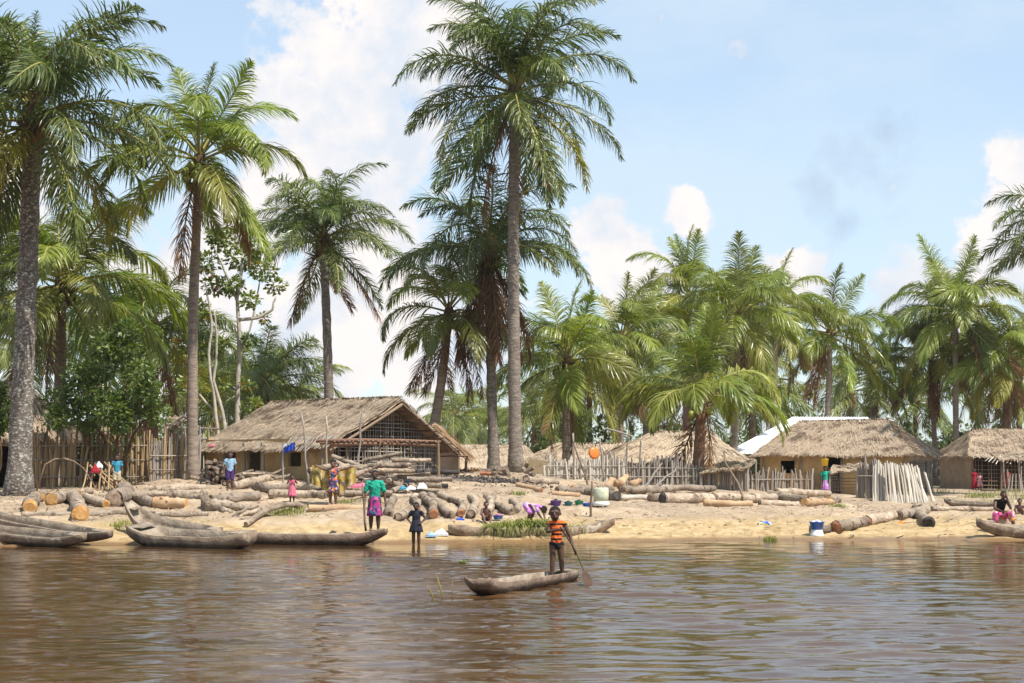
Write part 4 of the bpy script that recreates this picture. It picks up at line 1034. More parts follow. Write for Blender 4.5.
# ---- hut at the left edge behind the massive palm
cx, cy = XatY(0, 57.5), 57.5
fA, fB, bA, bB, a, b = rect_eave(cx, cy, 2.3, 2.0, R(-6), 2.85)
A = V((cx, cy, 4.75)) - a * .9; B = V((cx, cy, 4.72)) + a * .9
h = hut('thatched_hut', 'thatched hut half hidden behind the massive left palm', 'hut', (A, B), (fA, fB, bA, bB), 'straw', 220, 101)
w0, w1, w2, w3 = (flat(fA + a * .4 + b * .4, 1.3), flat(fB - a * .4 + b * .4, 1.3), flat(bB - a * .4 - b * .4, 1.3), flat(bA + a * .4 - b * .4, 1.3))
wall(h, w0, w1, 3.05, 'mud_grey', [(2.2, 3.0, -.2, 1.3)]); wall(h, w1, w2, 3.05, 'mud_grey'); wall(h, w2, w3, 3.05, 'mud_grey'); wall(h, w3, w0, 3.05, 'mud_grey')
# ---- small open shed between fence and palm
h = thing('pole_shed', 'small open pole shed with thatch scrap roof behind the left coconut palm', 'shed', GY(186, 61))
p0, p1, p2, p3 = P(167, 418, 62.5), P(186, 416, 63), P(178, 424, 59.5), P(164, 430, 59.5)
slope(h, p0, p1, p2, p3, 'straw', 220, 111, thick=.06)
stick('roof_pole', h, P(184, 416, 60.5), P(203, 431, 60.5), .05, 'pole_grey'); stick('roof_pole', h, P(184, 416, 60.5), P(166, 430, 60.5), .05, 'pole_grey')
for px in (166, 174, 182, 187, 199, 204, 211, 218):
    q = GY(px, 60.5); q.z -= .1; stick('post', h, q, P(px, 424 if px < 190 else 430, 60.5), .04, 'pole_grey' if px % 2 else 'pole_white')
for py in (428, 438, 449): stick('rail', h, P(166, py, 60.4), P(219, py + 1, 60.4), .035, 'pole_grey')
# ---- low plank shed with sagging thatch, right
h = thing('plank_shed', 'low grey plank shed with sagging thatch beside the short reddish palm', 'shed', GY(745, 66))
p0, p1, p2, p3 = P(712, 464, 68), P(756, 459, 68.5), P(748, 467, 64.6), P(700, 473, 64.4)
slope(h, p0, p1, p2, p3, 'straw', 240, 121, thick=.08, over=.14)
for p in (p0, p1, p2, p3): stick('post', h, V((p.x, p.y, tz(p.x, p.y) - .1)), p + V((0, 0, -.04)), .05, 'pole_grey')
for k in range(22):
    px = 703 + k * 2.1; q = GY(px, 64.9); q.z -= .1; stick('plank', h, q, P(px, 472 - k * .22 + random.uniform(0, 1.5), 64.9), .052, 'pole_grey')

# ------------------------------------------------------------------ fences: every stake a piece
def fence(name, label, px0, px1, Ya, Yb, n, pytop, mname, r, rails=(), group=None, tilt=.05, jit=.12, mats2=None):
    f = thing(name, label, 'fence', GY((px0 + px1) / 2, (Ya + Yb) / 2), group)
    for i in range(n):
        t = (i + random.uniform(-.25, .25)) / max(1, n - 1); px = px0 + (px1 - px0) * t; Y = Ya + (Yb - Ya) * t + random.gauss(0, .03)
        q = GY(px, Y); top = P(px, pytop(t) , Y).z + random.gauss(0, jit); q.z -= .15
        stick('stake', f, q, V((q.x + random.gauss(0, tilt), q.y + random.gauss(0, tilt * .6), top)), r * random.uniform(.7, 1.35), mats2 if mats2 and random.random() < .3 else mname)
    for py in rails:
        stick('rail', f, P(px0, py, Ya - .09), P(px1, py + random.uniform(-1, 1), Yb - .09), .022, 'pole_grey')
    return f
fence('bamboo_fence', 'tall brown bamboo fence behind the logs on the left', 34, 182, 54.6, 56.6, 104, lambda t: 432 + 6 * math.sin(t * 9) + 4 * t, 'bamboo', .036, (446, 460, 477), tilt=.09, jit=.22, mats2='pole_brown')
fence('bamboo_fence', 'paler stick fence between the bamboo fence and the coconut palm', 150, 200, 55.6, 57.2, 34, lambda t: 440 - 12 * t, 'pole_grey', .034, (456, 470), tilt=.05, jit=.12, mats2='bamboo')
fence('stick_fence', 'whitewashed stick fence under the orange disc', 546, 626, 62.6, 63.2, 62, lambda t: 459 + 3 * math.sin(t * 7), 'pole_white', .047, (466, 475), jit=.10, tilt=.03)
fence('stick_fence', 'weathered grey stick fence left of the short reddish palm', 624, 704, 63.4, 65.2, 58, lambda t: 462 + 3 * math.sin(t * 9), 'pole_grey', .047, (468, 477), jit=.16, tilt=.06)
fence('stick_fence', 'dark stick fence in front of the hip-roofed hut', 742, 812, 68.5, 70.5, 48, lambda t: 473 - 3 * t, 'pole_grey', .05, (480,), jit=.10, tilt=.06, mats2='pole_brown')
fence('stick_fence', 'short grey stick fence below the small awning', 857, 884, 63.5, 63.0, 18, lambda t: 466 - 4 * t, 'pole_grey', .045, (476,), jit=.14, tilt=.04)
# bundles of peeled white sticks leaning
def lean_sticks(label, data, cat='stick bundle', mname='pole_white'):
    b0 = GP(data[0][0], data[0][1]); t = thing('stick_bundle', label, cat, b0)
    for x0, y0, x1, y1, Yb in data:
        q = GY(x0, Yb); tp = P(x1, y1, Yb + .5); stick('peeled_stick', t, q + V((0, 0, -.03)), tp, (.042 if mname == 'pole_white' else .028) * random.uniform(.8, 1.25), mname)
lean_sticks('upright sheaf of peeled pale sticks below the awning end', [(873 + k * 1.7, 505, 874 + k * 1.5, 460 + abs(k - 3) * 2, 61.2) for k in range(7)])
lean_sticks('wide white screen of peeled sticks leaning against the hip-roofed hut', [(888 + k * 2.0, 506, 885 + k * 1.75, 461 + k * .25 + random.uniform(-1.5, 2.5), 60.8) for k in range(20)])
lean_sticks('peeled sticks slanting left at the right end of the white screen', [(913 + k * 2.1, 505 - k * .5, 904 + k * 1.35, 464 + k * .6, 61.2) for k in range(8)] + [(932, 499, 924, 472, 62), (934, 499, 925, 473, 62)])
# sticks leaning on the bamboo fence
lean_sticks('heap of split sticks leaning on the bamboo fence by the child in blue', [(82 + k * 2.9, 487 + (k % 3), 96 + (k * 37 % 26) - 8, 462 + (k * 13 % 9), 53.0 + (k % 3) * .2) for k in range(20)], mname='bamboo')
mb = MB(); pts = [P(36 + 9.5 * k, 480 - 22 * math.sin(math.pi * min(1, (k + .5) / 6.5)) ** .8, 52.8) for k in range(7)]; pts[0].z = tz(pts[0].x, 52.8) - .05; pts[-1] = GY(98, 52.6)
mb.tube(pts, [.034 - .003 * k for k in range(7)], 6, True); solo('bent_branch', mb, MATS['pole_brown'], GY(36, 52.8), 'bent bare branch arching against the bamboo fence', 'branch')

# poles and frames standing on their own
lone_pole('standing_pole', 'thin upright pole before the big thatched roof, left one', 'pole', GY(309, 52.0) - V((0, 0, .1)), P(301, 413, 52), .035, 'pole_grey')
lone_pole('standing_pole', 'thin upright pole before the big thatched roof, right one', 'pole', GY(327, 51.6) - V((0, 0, .1)), P(326, 416, 51.6), .03, 'pole_grey')
lone_pole('standing_pole', 'thick stake rising from the log pile toward the gable', 'pole', GY(355, 51.4) - V((0, 0, .1)), P(363, 408, 51.8), .035, 'pole_grey')
lone_pole('standing_pole', 'crooked pole leaning at the left end of the white fence', 'pole', GY(588, 60) - V((0, 0, .1)), P(573, 440, 61), .035, 'pole_brown')
lone_pole('standing_pole', 'upright pole standing inside the white fence', 'pole', GY(574, 61.5) - V((0, 0, .1)), P(573, 433, 61.5), .04, 'pole_grey')
lone_pole('standing_pole', 'upright pole just right of the orange disc', 'pole', GY(603, 62.2) - V((0, 0, .1)), P(600, 436, 62.2), .035, 'pole_grey')
lone_pole('standing_pole', 'long pole slanting up over the logs at the plank shed', 'pole', GY(745, 54.6) - V((0, 0, .1)), P(724, 452, 58), .04, 'pole_brown')
lone_pole('standing_pole', 'pole slanting on the grey fence, lower one', 'pole', GY(638, 58.6), P(662, 463, 62.5), .035, 'pole_grey')
lone_pole('standing_pole', 'pole slanting on the grey fence, upper one', 'pole', GY(649, 58.6), P(677, 467, 62.7), .035, 'pole_grey')
lone_pole('standing_pole', 'mooring stake beside the pale woven sack', 'pole', GP(590, 517) - V((0, 0, .15)), P(592, 481, GP(590, 517).y), .035, 'pole_brown')
f = thing('pole_scaffold', 'tall pole with a crosspiece between the fences', 'scaffold', GY(628, 61.5))
q = GY(627, 61.5); q.z -= .1; stick('post', f, q, P(629, 430, 61.5), .045, 'pole_grey'); stick('crosspiece', f, P(605, 428.5, 61.4), P(631, 436, 61.4), .04, 'pole_grey'); stick('post', f, GY(637, 61.7), P(641, 441, 61.7), .04, 'pole_grey')
# orange disc tied to a pole
c = P(594, 453, 61.95); mb = MB()
prof = [(.01, .055), (.24, .055), (.29, .04), (.33, .0), (.345, .0), (.30, .06), (.25, .08), (.01, .08)]
def lathe(mb, c, prof, n=24, M=None, m=0):
    vs_ = []; fs_ = []; k = len(prof)
    for i in range(n):
        a_ = 2 * math.pi * i / n
        for r, z in prof:
            v = V((r * math.cos(a_), r * math.sin(a_), z)); v = M @ v if M is not None else v; vs_.append(V(c) + v)
    for i in range(n):
        for j in range(k - 1): fs_.append((i * k + j, ((i + 1) % n) * k + j, ((i + 1) % n) * k + j + 1, i * k + j + 1))
    mb.add(vs_, fs_, m)
lathe(mb, c, [(r * .65, z * .65) for r, z in prof], 28, Matrix.Rotation(R(24), 3, 'Z') @ Matrix.Rotation(R(80), 3, 'X')); solo('hung_basin', mb, MATS['plastic_orange'], c, 'round orange basin hung up above the white stick fence', 'basin')
# ------------------------------------------------------------------ logs
LOGN = 0
def log_mesh(mb, p0, p1, r0, r1, rg, bendz=0., knots=2, n=12, K=11, wob=.15):
    p0 = V(p0); p1 = V(p1); ax_ = (p1 - p0).normalized(); sd = ax_.cross(V((0, 0, 1)))
    if sd.length < .1: sd = V((1, 0, 0))
    sd.normalize(); L = (p1 - p0).length; b = rg.gauss(0, .035) * L; kx = rg.uniform(0, 6.28); ka = rg.uniform(.006, .016) * L
    pts = []; rad = []
    for i in range(K + 1):
        t = i / K; s = math.sin(math.pi * t)
        pts.append(p0.lerp(p1, t) + sd * (b * s + ka * math.sin(kx + t * 7) * s) + V((0, 0, bendz * s + ka * .5 * math.sin(kx * 2 + t * 9) * s))); rad.append((r0 + (r1 - r0) * t) * rg.uniform(.90, 1.08))
    mb.tube(pts, rad, n, False, 0, wob=wob, rng=rg)
    for k in range(knots):
        t = rg.uniform(.15, .85); i = int(t * K); a_ = rg.uniform(.2, 2.9); up = sd * math.cos(a_) + V((0, 0, 1)) * math.sin(a_); r = rad[i]
        mb.tube([pts[i] + up * r * .7, pts[i] + up * r * 1.22], [r * .34, r * .22], 6, True, 0, wob=.2, rng=rg)
    return pts, rad, ax_
def log(label, x0, y0, x1, y1, d, lift=0., lift1=None, bark='bark', cut='cut_old', cut1=None, Y0=None, Y1=None, name='log', group='felled logs on the bank', knots=2, bendz=0.):
    """underside pixels of both ends on the ground, thickness d in pixels; lift raises it onto others"""
    global LOGN; LOGN += 1; rg = random.Random(900 + LOGN)
    a = GP(x0, y0) if Y0 is None else GY(x0, Y0); b = GP(x1, y1) if Y1 is None else GY(x1, Y1)
    r0 = d / F * a.y / 2; r1 = r0 * rg.uniform(.86, .98) * (1 if abs(b.y - a.y) < 3 else .95)
    p0 = a + V((0, 0, r0 * .86 + lift)); p1 = b + V((0, 0, r1 * .86 + (lift if lift1 is None else lift1)))
    t = thing(name, label, 'log', a, group); mb = MB(); pts, rad, ax_ = log_mesh(mb, p0, p1, r0, r1, rg, bendz, knots)
    part('bark', mb, MATS[bark], t)
    for p, r, dr, cm in ((pts[0], rad[0], -ax_, cut), (pts[-1], rad[-1], ax_, cut1 or cut)):
        mb = MB(); sd = dr.cross(V((0, 0, 1))); sd = sd.normalized() if sd.length > .1 else V((1, 0, 0)); up = sd.cross(dr); nn = 12; skew = rg.gauss(0, .35)
        ring = [p + (sd * math.cos(2 * math.pi * k / nn) + up * math.sin(2 * math.pi * k / nn)) * r * rg.uniform(.97, 1.05) + dr * r * .03 for k in range(nn)]
        inn = [p + (sd * math.cos(2 * math.pi * k / nn) + up * math.sin(2 * math.pi * k / nn)) * r * .6 + dr * r * (.16 + skew * .3 * math.sin(2 * math.pi * k / nn)) for k in range(nn)]
        back = [p + (sd * math.cos(2 * math.pi * k / nn) + up * math.sin(2 * math.pi * k / nn)) * r * .97 - dr * r * .1 for k in range(nn)]
        mb.add(back + ring + inn, [(k, (k + 1) % nn, nn + (k + 1) % nn, nn + k) for k in range(nn)] + [(nn + k, nn + (k + 1) % nn, 2 * nn + (k + 1) % nn, 2 * nn + k) for k in range(nn)] + [tuple(range(2 * nn, 3 * nn))])
        part('cut_end', mb, MATS[cm], t, False)
    return t
LG = [
 # left group
 ('short log with a fresh orange cut end near the massive palm', 30, 513, 35, 503, 15, dict(cut='cut_fresh')),
 ('small round log end, orange, between two larger cut ends', 41, 500.5, 45, 496, 8, dict(cut='cut_fresh')),
 ('log with broad orange end lying toward the right', 51, 506, 76, 499, 14, dict(cut='cut_fresh')),
 ('thick log pointing at the river with a chopped orange tip', 80, 521, 69, 501, 16, dict(cut='cut_fresh')),
 ('branch log with orange tip crossing right of the chopped log', 106, 508, 84, 500, 9, dict(cut='cut_fresh')),
 ('fat dark log end beside the child in blue', 114, 507, 124, 496, 19, dict(bark='bark_dark', cut='cut_old')),
 ('grey log slanting down right of the fat dark one', 127, 499, 156, 508, 11, dict()),
 ('log with raw reddish cut, middle of the left group', 155, 508, 186, 509, 12, dict(cut='cut_fresh', bark='bark_warm')),
 ('long thin pale trunk lying along the bank behind the canoes', 22, 518, 208, 517, 7, dict(knots=4)),
 ('straight log behind the red-cut one', 138, 498, 202, 497, 8, dict()),
 ('pale log nearest the bamboo fence', 150, 493, 206, 491, 8, dict()),
 ('short pale log under the fence sticks', 58, 497, 92, 494, 8, dict(cut='cut_fresh')),
 ('log lying behind the firewood stack', 172, 500, 214, 503, 9, dict(cut='cut_fresh')),
 ('big dark log on which the boy in purple shorts stands', 211, 506, 258, 500, 12, dict(bark='bark_dark', knots=4)),
 ('log sloping up right of the boy in purple shorts', 232, 492, 268, 482, 9, dict(lift=.05)),
 ('thick grey log before the ochre wall', 256, 491, 284, 494, 10, dict()),
 ('log lying flat behind the child in pink', 270, 498, 327, 499, 9, dict(cut='cut_old')),
 ('pale log behind it nearer the house', 276, 490, 330, 492, 8, dict()),
 ('curved pale trunk running down to the moored canoe', 246, 527, 303, 509, 6, dict(bark='bark', bendz=.22)),
 ('smooth log with red end at the feet of the girl with the cloth', 309, 512, 364, 512, 8, dict(bark='bark_warm', cut='cut_red')),
 # centre, pointing at the river
 ('log pointing at the river, just right of the woman in green', 389, 518, 394, 502, 9, dict(cut='cut_old')),
 ('log pointing at the river above the wading child, left', 398, 521, 413, 501, 9, dict(cut='cut_old')),
 ('log pointing at the river above the wading child, right', 434, 518, 423, 499, 9.5, dict(cut='cut_red')),
 ('long log pointing at the river, third of the row', 451, 519.5, 430, 499, 9, dict(cut='cut_old')),
 ('log pointing at the river, fourth of the row', 461, 516, 440, 498, 8, dict(cut='cut_red')),
 ('stubby log pointing straight at the river behind the bow of the weed canoe', 471, 518, 471, 500, 9, dict(cut='cut_old')),
 ('pale peeled log behind the bathing child', 486, 515, 486, 499, 8, dict(cut='cut_old')),
 ('log slanting down toward the bathing child', 511, 516, 493, 500, 8, dict(cut='cut_old')),
 ('short log beside the bent washer', 515, 514, 511, 503, 7, dict(cut='cut_old')),
 # pile in front of the gable
 ('pale pole on top of the pile, left', 332, 490, 365, 491, 5, dict(lift=.95, lift1=.62)),
 ('long pole across the top of the pile', 355, 491, 402, 490, 6, dict(lift=.60, lift1=.74)),
 ('thick pole in the upper pile', 340, 492, 372, 492, 6, dict(lift=.50, lift1=.45)),
 ('thick pole in the middle of the pile', 342, 494, 374, 494, 7, dict(lift=.28)),
 ('lowest pole of the pile, left', 336, 497, 378, 497, 7, dict(lift=.0)),
 ('slanting pole at the right of the pile, upper', 388, 496, 409, 489, 6, dict(lift=.35, lift1=.55)),
 ('slanting pole at the right of the pile, lower', 392, 499, 414, 491, 6, dict(lift=.15, lift1=.40)),
 ('slanting pole resting on the pile foot', 404, 499, 420, 492, 6, dict(lift=.05, lift1=.30)),
 ('pole lying level below the pile', 380, 499.5, 434, 498, 6, dict()),
 ('pole half under the pink cloth', 345, 500, 392, 500, 6, dict(lift=.12)),
 ('pale crossing pole in the pile behind the girl', 322, 493, 345, 491, 6, dict(lift=.30)),
 ('pale pole end sticking out left of the pile', 309, 492, 340, 490, 6, dict(lift=.55, lift1=.7)),
 ('dark plank-like trunk right of the pile, upper', 412, 484, 459, 484, 5, dict(lift=.30, bark='charred', cut='cut_old')),
 ('dark plank-like trunk right of the pile, middle', 410, 486, 452, 486, 5, dict(lift=.15, bark='bark_dark', cut='cut_old')),
 ('dark trunk right of the pile, lowest', 408, 488, 448, 488, 5.5, dict(bark='charred', cut='cut_old')),
 # right of the tall palm
 ('reddish log on the ash heap edge', 518, 488, 541, 493, 6, dict(bark='bark_warm', cut='cut_red')),
 ('pale log at the foot of the white fence, left', 526, 482, 557, 485, 7, dict()),
 ('brown log left of the basins', 552, 496, 580, 498, 6, dict(bark='bark_warm')),
 ('dark thick log behind the basins', 557, 494, 592, 494, 8, dict(bark='bark_dark')),
 ('pale log behind the woven sack', 573, 492, 612, 492, 8, dict(cut='cut_fresh')),
 ('fat log with black end right of the woven sack', 617, 501, 588, 496, 11, dict(bark='bark_dark', cut='charred')),
 ('smooth pale log right of the sack', 617, 500, 650, 500, 6, dict(bark='pale_trunk')),
 ('long straight log along the foot of the grey fence', 622, 493, 714, 491, 8, dict(knots=3)),
 ('second long log behind it', 640, 491, 735, 489, 6, dict(knots=3)),
 ('fat log with charred left end', 663, 504, 711, 503, 12, dict(cut='charred')),
 ('dark short stump piece left of the charred log', 651, 502, 664, 502, 9, dict(bark='bark_dark')),
 ('orange-brown debarked log in front', 704, 506, 752, 507, 7, dict(bark='bark_warm', cut='cut_fresh')),
 ('grey log behind the debarked one', 713, 501, 753, 502, 9, dict(cut='cut_fresh')),
 ('short log under the slanting pole', 752, 502, 776, 500, 9, dict(cut='charred')),
 ('log sloping down with a fat left end', 771, 500, 806, 504, 10, dict()),
 ('front log before the sloping one', 760, 507, 799, 508, 8, dict(bark='bark')),
 ('long pale log in front of the door of the hip-roofed hut', 776, 497, 829, 498, 8, dict(lift=.06)),
 ('split log with splintered right end', 804, 506, 832, 505, 8, dict(bark='bark_warm', cut='cut_fresh')),
 ('stump end at the right end of the log row', 830, 505, 838, 503, 9, dict(cut='cut_fresh')),
 ('short log on the fence foot near the pole frame', 655, 488, 675, 486, 5, dict()),
 # water's edge, right
 ('front piece of the long log at the water by the blue basin', 836, 533, 866, 527, 13, dict(cut='cut_red')),
 ('rear piece of the long log at the water', 866.5, 527, 899, 519, 12, dict(cut='cut_red')),
 ('log continuing right of the long waterside log', 899, 520, 926, 514, 11, dict(cut='cut_old')),
 ('short log with dark end pointing at the river, far right', 929, 528, 921, 515, 12, dict(cut='charred')),
 ('long thin log behind the seated person', 932, 511, 998, 511, 5, dict()),
]
for lb, x0, y0, x1, y1, d, ex in LG: log(lb, x0, y0, x1, y1, d, **ex)
for k in range(30):
    rg = random.Random(50 + k); x0 = 316 + (k * 29 % 92); ln = rg.uniform(16, 44); sl = rg.choice((0, .10, .22, .4)); lf = (.06 + .95 * (k / 30)) * (1 if 330 < x0 < 395 else .6)
    log('weathered pole in the heaped pile before the rack', x0, 492 + k % 5, x0 + ln, 492 + k % 5, rg.uniform(4, 6.5), lift=lf, lift1=lf + sl * rg.choice((1, -1)), bark='bark', group='poles heaped before the rack', knots=1)
# gnarled root wood
def root_piece(label, segs, bark='bark'):
    b = GP(segs[0][0][0], segs[0][0][1]); t = thing('driftwood', label, 'driftwood', b); rg = random.Random(int(abs(b.x) * 100))
    for sg in segs:
        pts = [GP(x, y) + V((0, 0, l)) for x, y, l, r in sg]; rad = [r for *_, r in sg]; mb = MB()
        fine = []; fr = []
        for i in range(len(pts) - 1):
            for k in range(3): fine.append(pts[i].lerp(pts[i + 1], k / 3) + V((rg.gauss(0, .02), 0, rg.gauss(0, .02)))); fr.append(rad[i] + (rad[i + 1] - rad[i]) * k / 3)
        fine.append(pts[-1]); fr.append(rad[-1]); mb.tube(fine, fr, 9, True, wob=.25, rng=rg); part('limb', mb, MATS[bark], t)
root_piece('gnarled root stump on the bank right of the left canoes', [[(208, 512, .15, .20), (220, 512, .16, .19), (236, 512, .12, .12), (250, 511, .12, .09)], [(206, 511, .1, .16), (205, 511, .35, .12), (207, 511, .52, .05)], [(222, 513, .1, .10), (232, 515, .05, .06)]])
root_piece('tangle of pale bark and branches behind the moored canoe', [[(238, 520, .05, .05), (252, 517, .14, .06), (264, 512, .1, .04)], [(234, 518, .05, .04), (246, 514, .15, .05), (258, 510, .1, .03)], [(240, 523, .05, .05), (256, 521, .1, .06), (268, 517, .06, .04)]])
root_piece('broken forked wood at the foot of the white screen', [[(914, 511, .08, .10), (926, 510, .10, .08), (938, 512, .05, .05)], [(916, 510, .1, .08), (924, 512, .2, .04)]])
root_piece('heap of chopped wood chunks behind the log row near the grey fence', [[(606, 491, .1, .15), (612, 490, .35, .10), (616, 490, .2, .12)], [(620, 489, .15, .18), (627, 489, .45, .08)], [(632, 489, .15, .14), (640, 489, .3, .10)]], 'bark_warm')

# firewood stack by the boy: each split piece its own
fw = thing('firewood_stack', 'stack of dark split firewood beside the left coconut palm', 'firewood', GP(216, 492))
rg = random.Random(3)
for row in range(6):
    for k in range(8 - row):
        px = 200 + row * 2.2 + k * 5.2 + rg.uniform(-1.5, 1.5); q = GY(px, 53.4 + rg.uniform(-.2, .2)); z = q.z + .07 + row * .125
        d_ = V((rg.gauss(.5, .5), rg.gauss(-.9, .35), rg.gauss(0, .12))).normalized() * rg.uniform(.30, .5)
        c = V((q.x, q.y, z)); mb = MB(); r = rg.uniform(.05, .085)
        mb.tube([c - d_, c, c + d_], [r, r * 1.05, r * .9], 5, True, 0, 1, wob=.25, rng=rg); part('split_log', mb, [MATS['bark_dark' if rg.random() < .75 else 'bark'], MATS['cut_old']], fw, False)
# splintered pieces scattered left of the house front
fw = thing('firewood_stack', 'low heap of split wood before the dark doorways', 'firewood', GP(262, 486))
for k in range(14):
    px = 236 + k * 3.6; q = GY(px, 54.8 + rg.uniform(-.3, .3)); c = q + V((0, 0, .07 + .1 * (k % 3))); d_ = V((rg.gauss(.8, .2), rg.gauss(0, .4), rg.gauss(0, .15))).normalized() * .35; mb = MB()
    mb.tube([c - d_, c + d_], [.06, .055], 5, True, wob=.25, rng=rg); part('split_log', mb, [MATS['bark' if k % 2 else 'bark_dark']], fw, False)
fw = thing('firewood_stack', 'reddish chunks of wood around the foot of the tallest palm', 'firewood', GY(500, 62))
for k in range(16):
    px = 484 + k * 3.2 + rg.uniform(-2, 2)
    if 508 < px < 524: continue
    q = GY(px, 61.5 + rg.uniform(-.6, .6)); c = q + V((0, 0, .08 + .08 * (k % 3))); d_ = V((rg.gauss(.3, .6), rg.gauss(-.5, .4), rg.gauss(0, .2))).normalized() * .2; mb = MB()
    mb.tube([c - d_, c + d_], [.09, .075], 5, True, wob=.3, rng=rg); part('chunk', mb, [MATS['cut_red' if k % 4 == 0 else 'bark_dark']], fw, False)
# black charcoal lumps on the ash heap, and chips trodden over the bank
mb = MB(); rg = random.Random(8)
for k in range(900):
    x = rg.gauss(-1.9, 1.6); y = rg.gauss(56.6, 1.3); z = tz(x, y) + .02; s = rg.uniform(.02, .07)
    M = Euler((rg.random() * 6, rg.random() * 6, rg.random() * 6)).to_matrix(); mb.box((x, y, z), s, s * .8, s * .6, M)
solo('charcoal', mb, MATS['charred'], (-1.9, 56.6, 1.5), 'black charcoal lumps strewn over the grey ash heap', 'charcoal', None, False, 'stuff')
mb = MB()
for k in range(8500):
    px = rg.uniform(-30, 1060); Y = rg.uniform(44.5, 60) if rg.random() < .8 else rg.uniform(58, 76); x = XatY(px, Y); z = tz(x, Y)
    if z < .04 or (z < .30 and rg.random() < .45): continue
    if 540 < px < 1000 and rg.random() < .45: continue
    a_ = rg.random() * 3.14; l = rg.uniform(.03, .13); w_ = rg.uniform(.008, .025)
    if rg.random() < .12: l *= 3; w_ *= 1.5
    M = Euler((rg.gauss(0, .25), rg.gauss(0, .25), a_)).to_matrix(); mb.box((x, Y, z + .03), l, w_, w_ * .6, M, rg.choice((0, 0, 1, 1, 2)))
solo('bark_litter', mb, [MATS['bark'], MATS['bark_dark'], MATS['cut_old']], (0, 50, 0), 'bark chips and twigs littered over the bank', 'litter', None, False, 'stuff')
# grass tufts
def tufts(label, spots, h, n, seed, name='grass'):
    rg = random.Random(seed); mb = MB()
    for px, py, sp in spots:
        c = GP(px, py)
        for k in range(n):
            p = c + V((rg.gauss(0, sp), rg.gauss(0, sp), 0)); p.z = tz(p.x, p.y); l = h * rg.uniform(.4, 1.2); a_ = rg.random() * 6.28; o = V((math.cos(a_), math.sin(a_), 0)); s = V((-o.y, o.x, 0)) * .008
            m_ = p + V((0, 0, l * .6)) + o * l * .15; e_ = p + V((0, 0, l * .8)) + o * l * .5
            mb.add([p - s, p + s, m_ + s, m_ - s, e_], [(0, 1, 2, 3), (3, 2, 4)])
    return solo(name, mb, MATS['weed'], GP(spots[0][0], spots[0][1]), label, 'grass', None, False, 'stuff')
tufts('tufts of grass on the bank ledges', [(283, 512, .22), (292, 514, .25), (275, 516, .2), (130, 524, .2), (118, 527, .15), (345, 503, .2), (520, 495, .2), (1000, 503, .4), (985, 506, .25), (945, 500, .3), (838, 507, .15), (300, 509, .2), (770, 541, .1)], .14, 120, 4)
tufts('taller weeds before the end hut', [(984, 497, .4), (990, 499, .3), (1012, 494, .5), (1020, 500, .4), (940, 494, .3), (975, 498, .3), (1000, 496, .5)], .34, 70, 5, 'weeds')

# ------------------------------------------------------------------ canoes
def canoe(label, A, B, hw, depth, sheer0=.22, sheer1=.16, k0=.5, k1=.5, mo='canoe', mi='canoe_in', seed=1, blunt=.35, roll=0., platform=.10, el=.30, group='dugout canoes'):
    """dugout from bow A to stern B: A, B are world points on the keel line; hw half width"""
    A = V(A); B = V(B); rg = random.Random(seed); t = thing('dugout_canoe', label, 'canoe', A.lerp(B, .5), group)
    L = (B - A).length; ax_ = (B - A).normalized(); sd = V((0, 0, 1)).cross(ax_).normalized(); up = ax_.cross(sd)
    if roll: q = Matrix.Rotation(roll, 3, ax_); sd = q @ sd; up = q @ up
    K = 30; nv = 9; rows = []
    for i in range(K + 1):
        s = i / K
        wd = min(1, blunt + (1 - blunt) * math.sin(min(1, s / .34) * math.pi / 2)) * min(1, blunt * .8 + (1 - blunt * .8) * math.sin(min(1, (1 - s) / .34) * math.pi / 2))
        wv = hw * wd * (1 + rg.gauss(0, .004)); e0 = max(0, 1 - s / el) ** 2; e1 = max(0, 1 - (1 - s) / .30) ** 2
        keel = e0 * (depth + sheer0) * k0 + e1 * (depth + sheer1) * k1; gun = depth + e0 * sheer0 + e1 * sheer1 + rg.gauss(0, .002)
        c = A.lerp(B, s); ring = []
        for k in range(nv):        # outer skin, gunwale to gunwale
            a_ = -math.pi / 2 + math.pi * k / (nv - 1); x = math.sin(a_); y = 1 - math.cos(a_)
            ring.append(c + sd * wv * math.copysign(abs(x) ** .8, x) + up * (keel + (gun - keel) * (1 - math.cos(a_)) ** 1.3))
        th = max(.022, hw * .10); wi = max(.01, wv - th); solid = s < platform or s > 1 - platform
        fl = (gun - .025) if solid else keel + max(.035, (gun - keel) * .16)
        for k in range(nv):
            a_ = math.pi / 2 - math.pi * k / (nv - 1); x = math.sin(a_)
            ring.append(c + sd * wi * math.copysign(abs(x) ** .75, x) + up * (fl + (gun + .004 - fl) * (1 - math.cos(a_)) ** 1.3))
        rows.append(ring)
    m = 2 * nv; vs_ = [v for r in rows for v in r]; mb = MB(); fo = []; fi = []
    for i in range(K):
        for k in range(m):
            f = (i * m + k, i * m + (k + 1) % m, (i + 1) * m + (k + 1) % m, (i + 1) * m + k)
            (fo if k < nv - 1 else fi).append(f)
    mb.add(vs_, fo, 0); o = 0
    mb.f += [tuple(x for x in f) for f in fi]; mb.m += [1] * len(fi)
    mb.f.append(tuple(reversed(range(m)))); mb.m.append(0); mb.f.append(tuple(K * m + k for k in range(m))); mb.m.append(0)
    part('hull', mb, [MATS[mo], MATS[mi]], t, True)
    for s in (platform * .5, 1 - platform * .5):     # worn end deck where the paddler stands
        i = int(round(s * K)); r = rows[i]; c = (r[nv] + r[m - 1]) / 2; wv = (r[nv] - r[m - 1]).length
        M = Matrix((ax_, sd, up)).transposed(); mb = MB(); mb.box(c + up * .008, L * platform * .85, wv * .78, .02, M); part('end_deck', mb, MATS[mi], t, False)
    return t
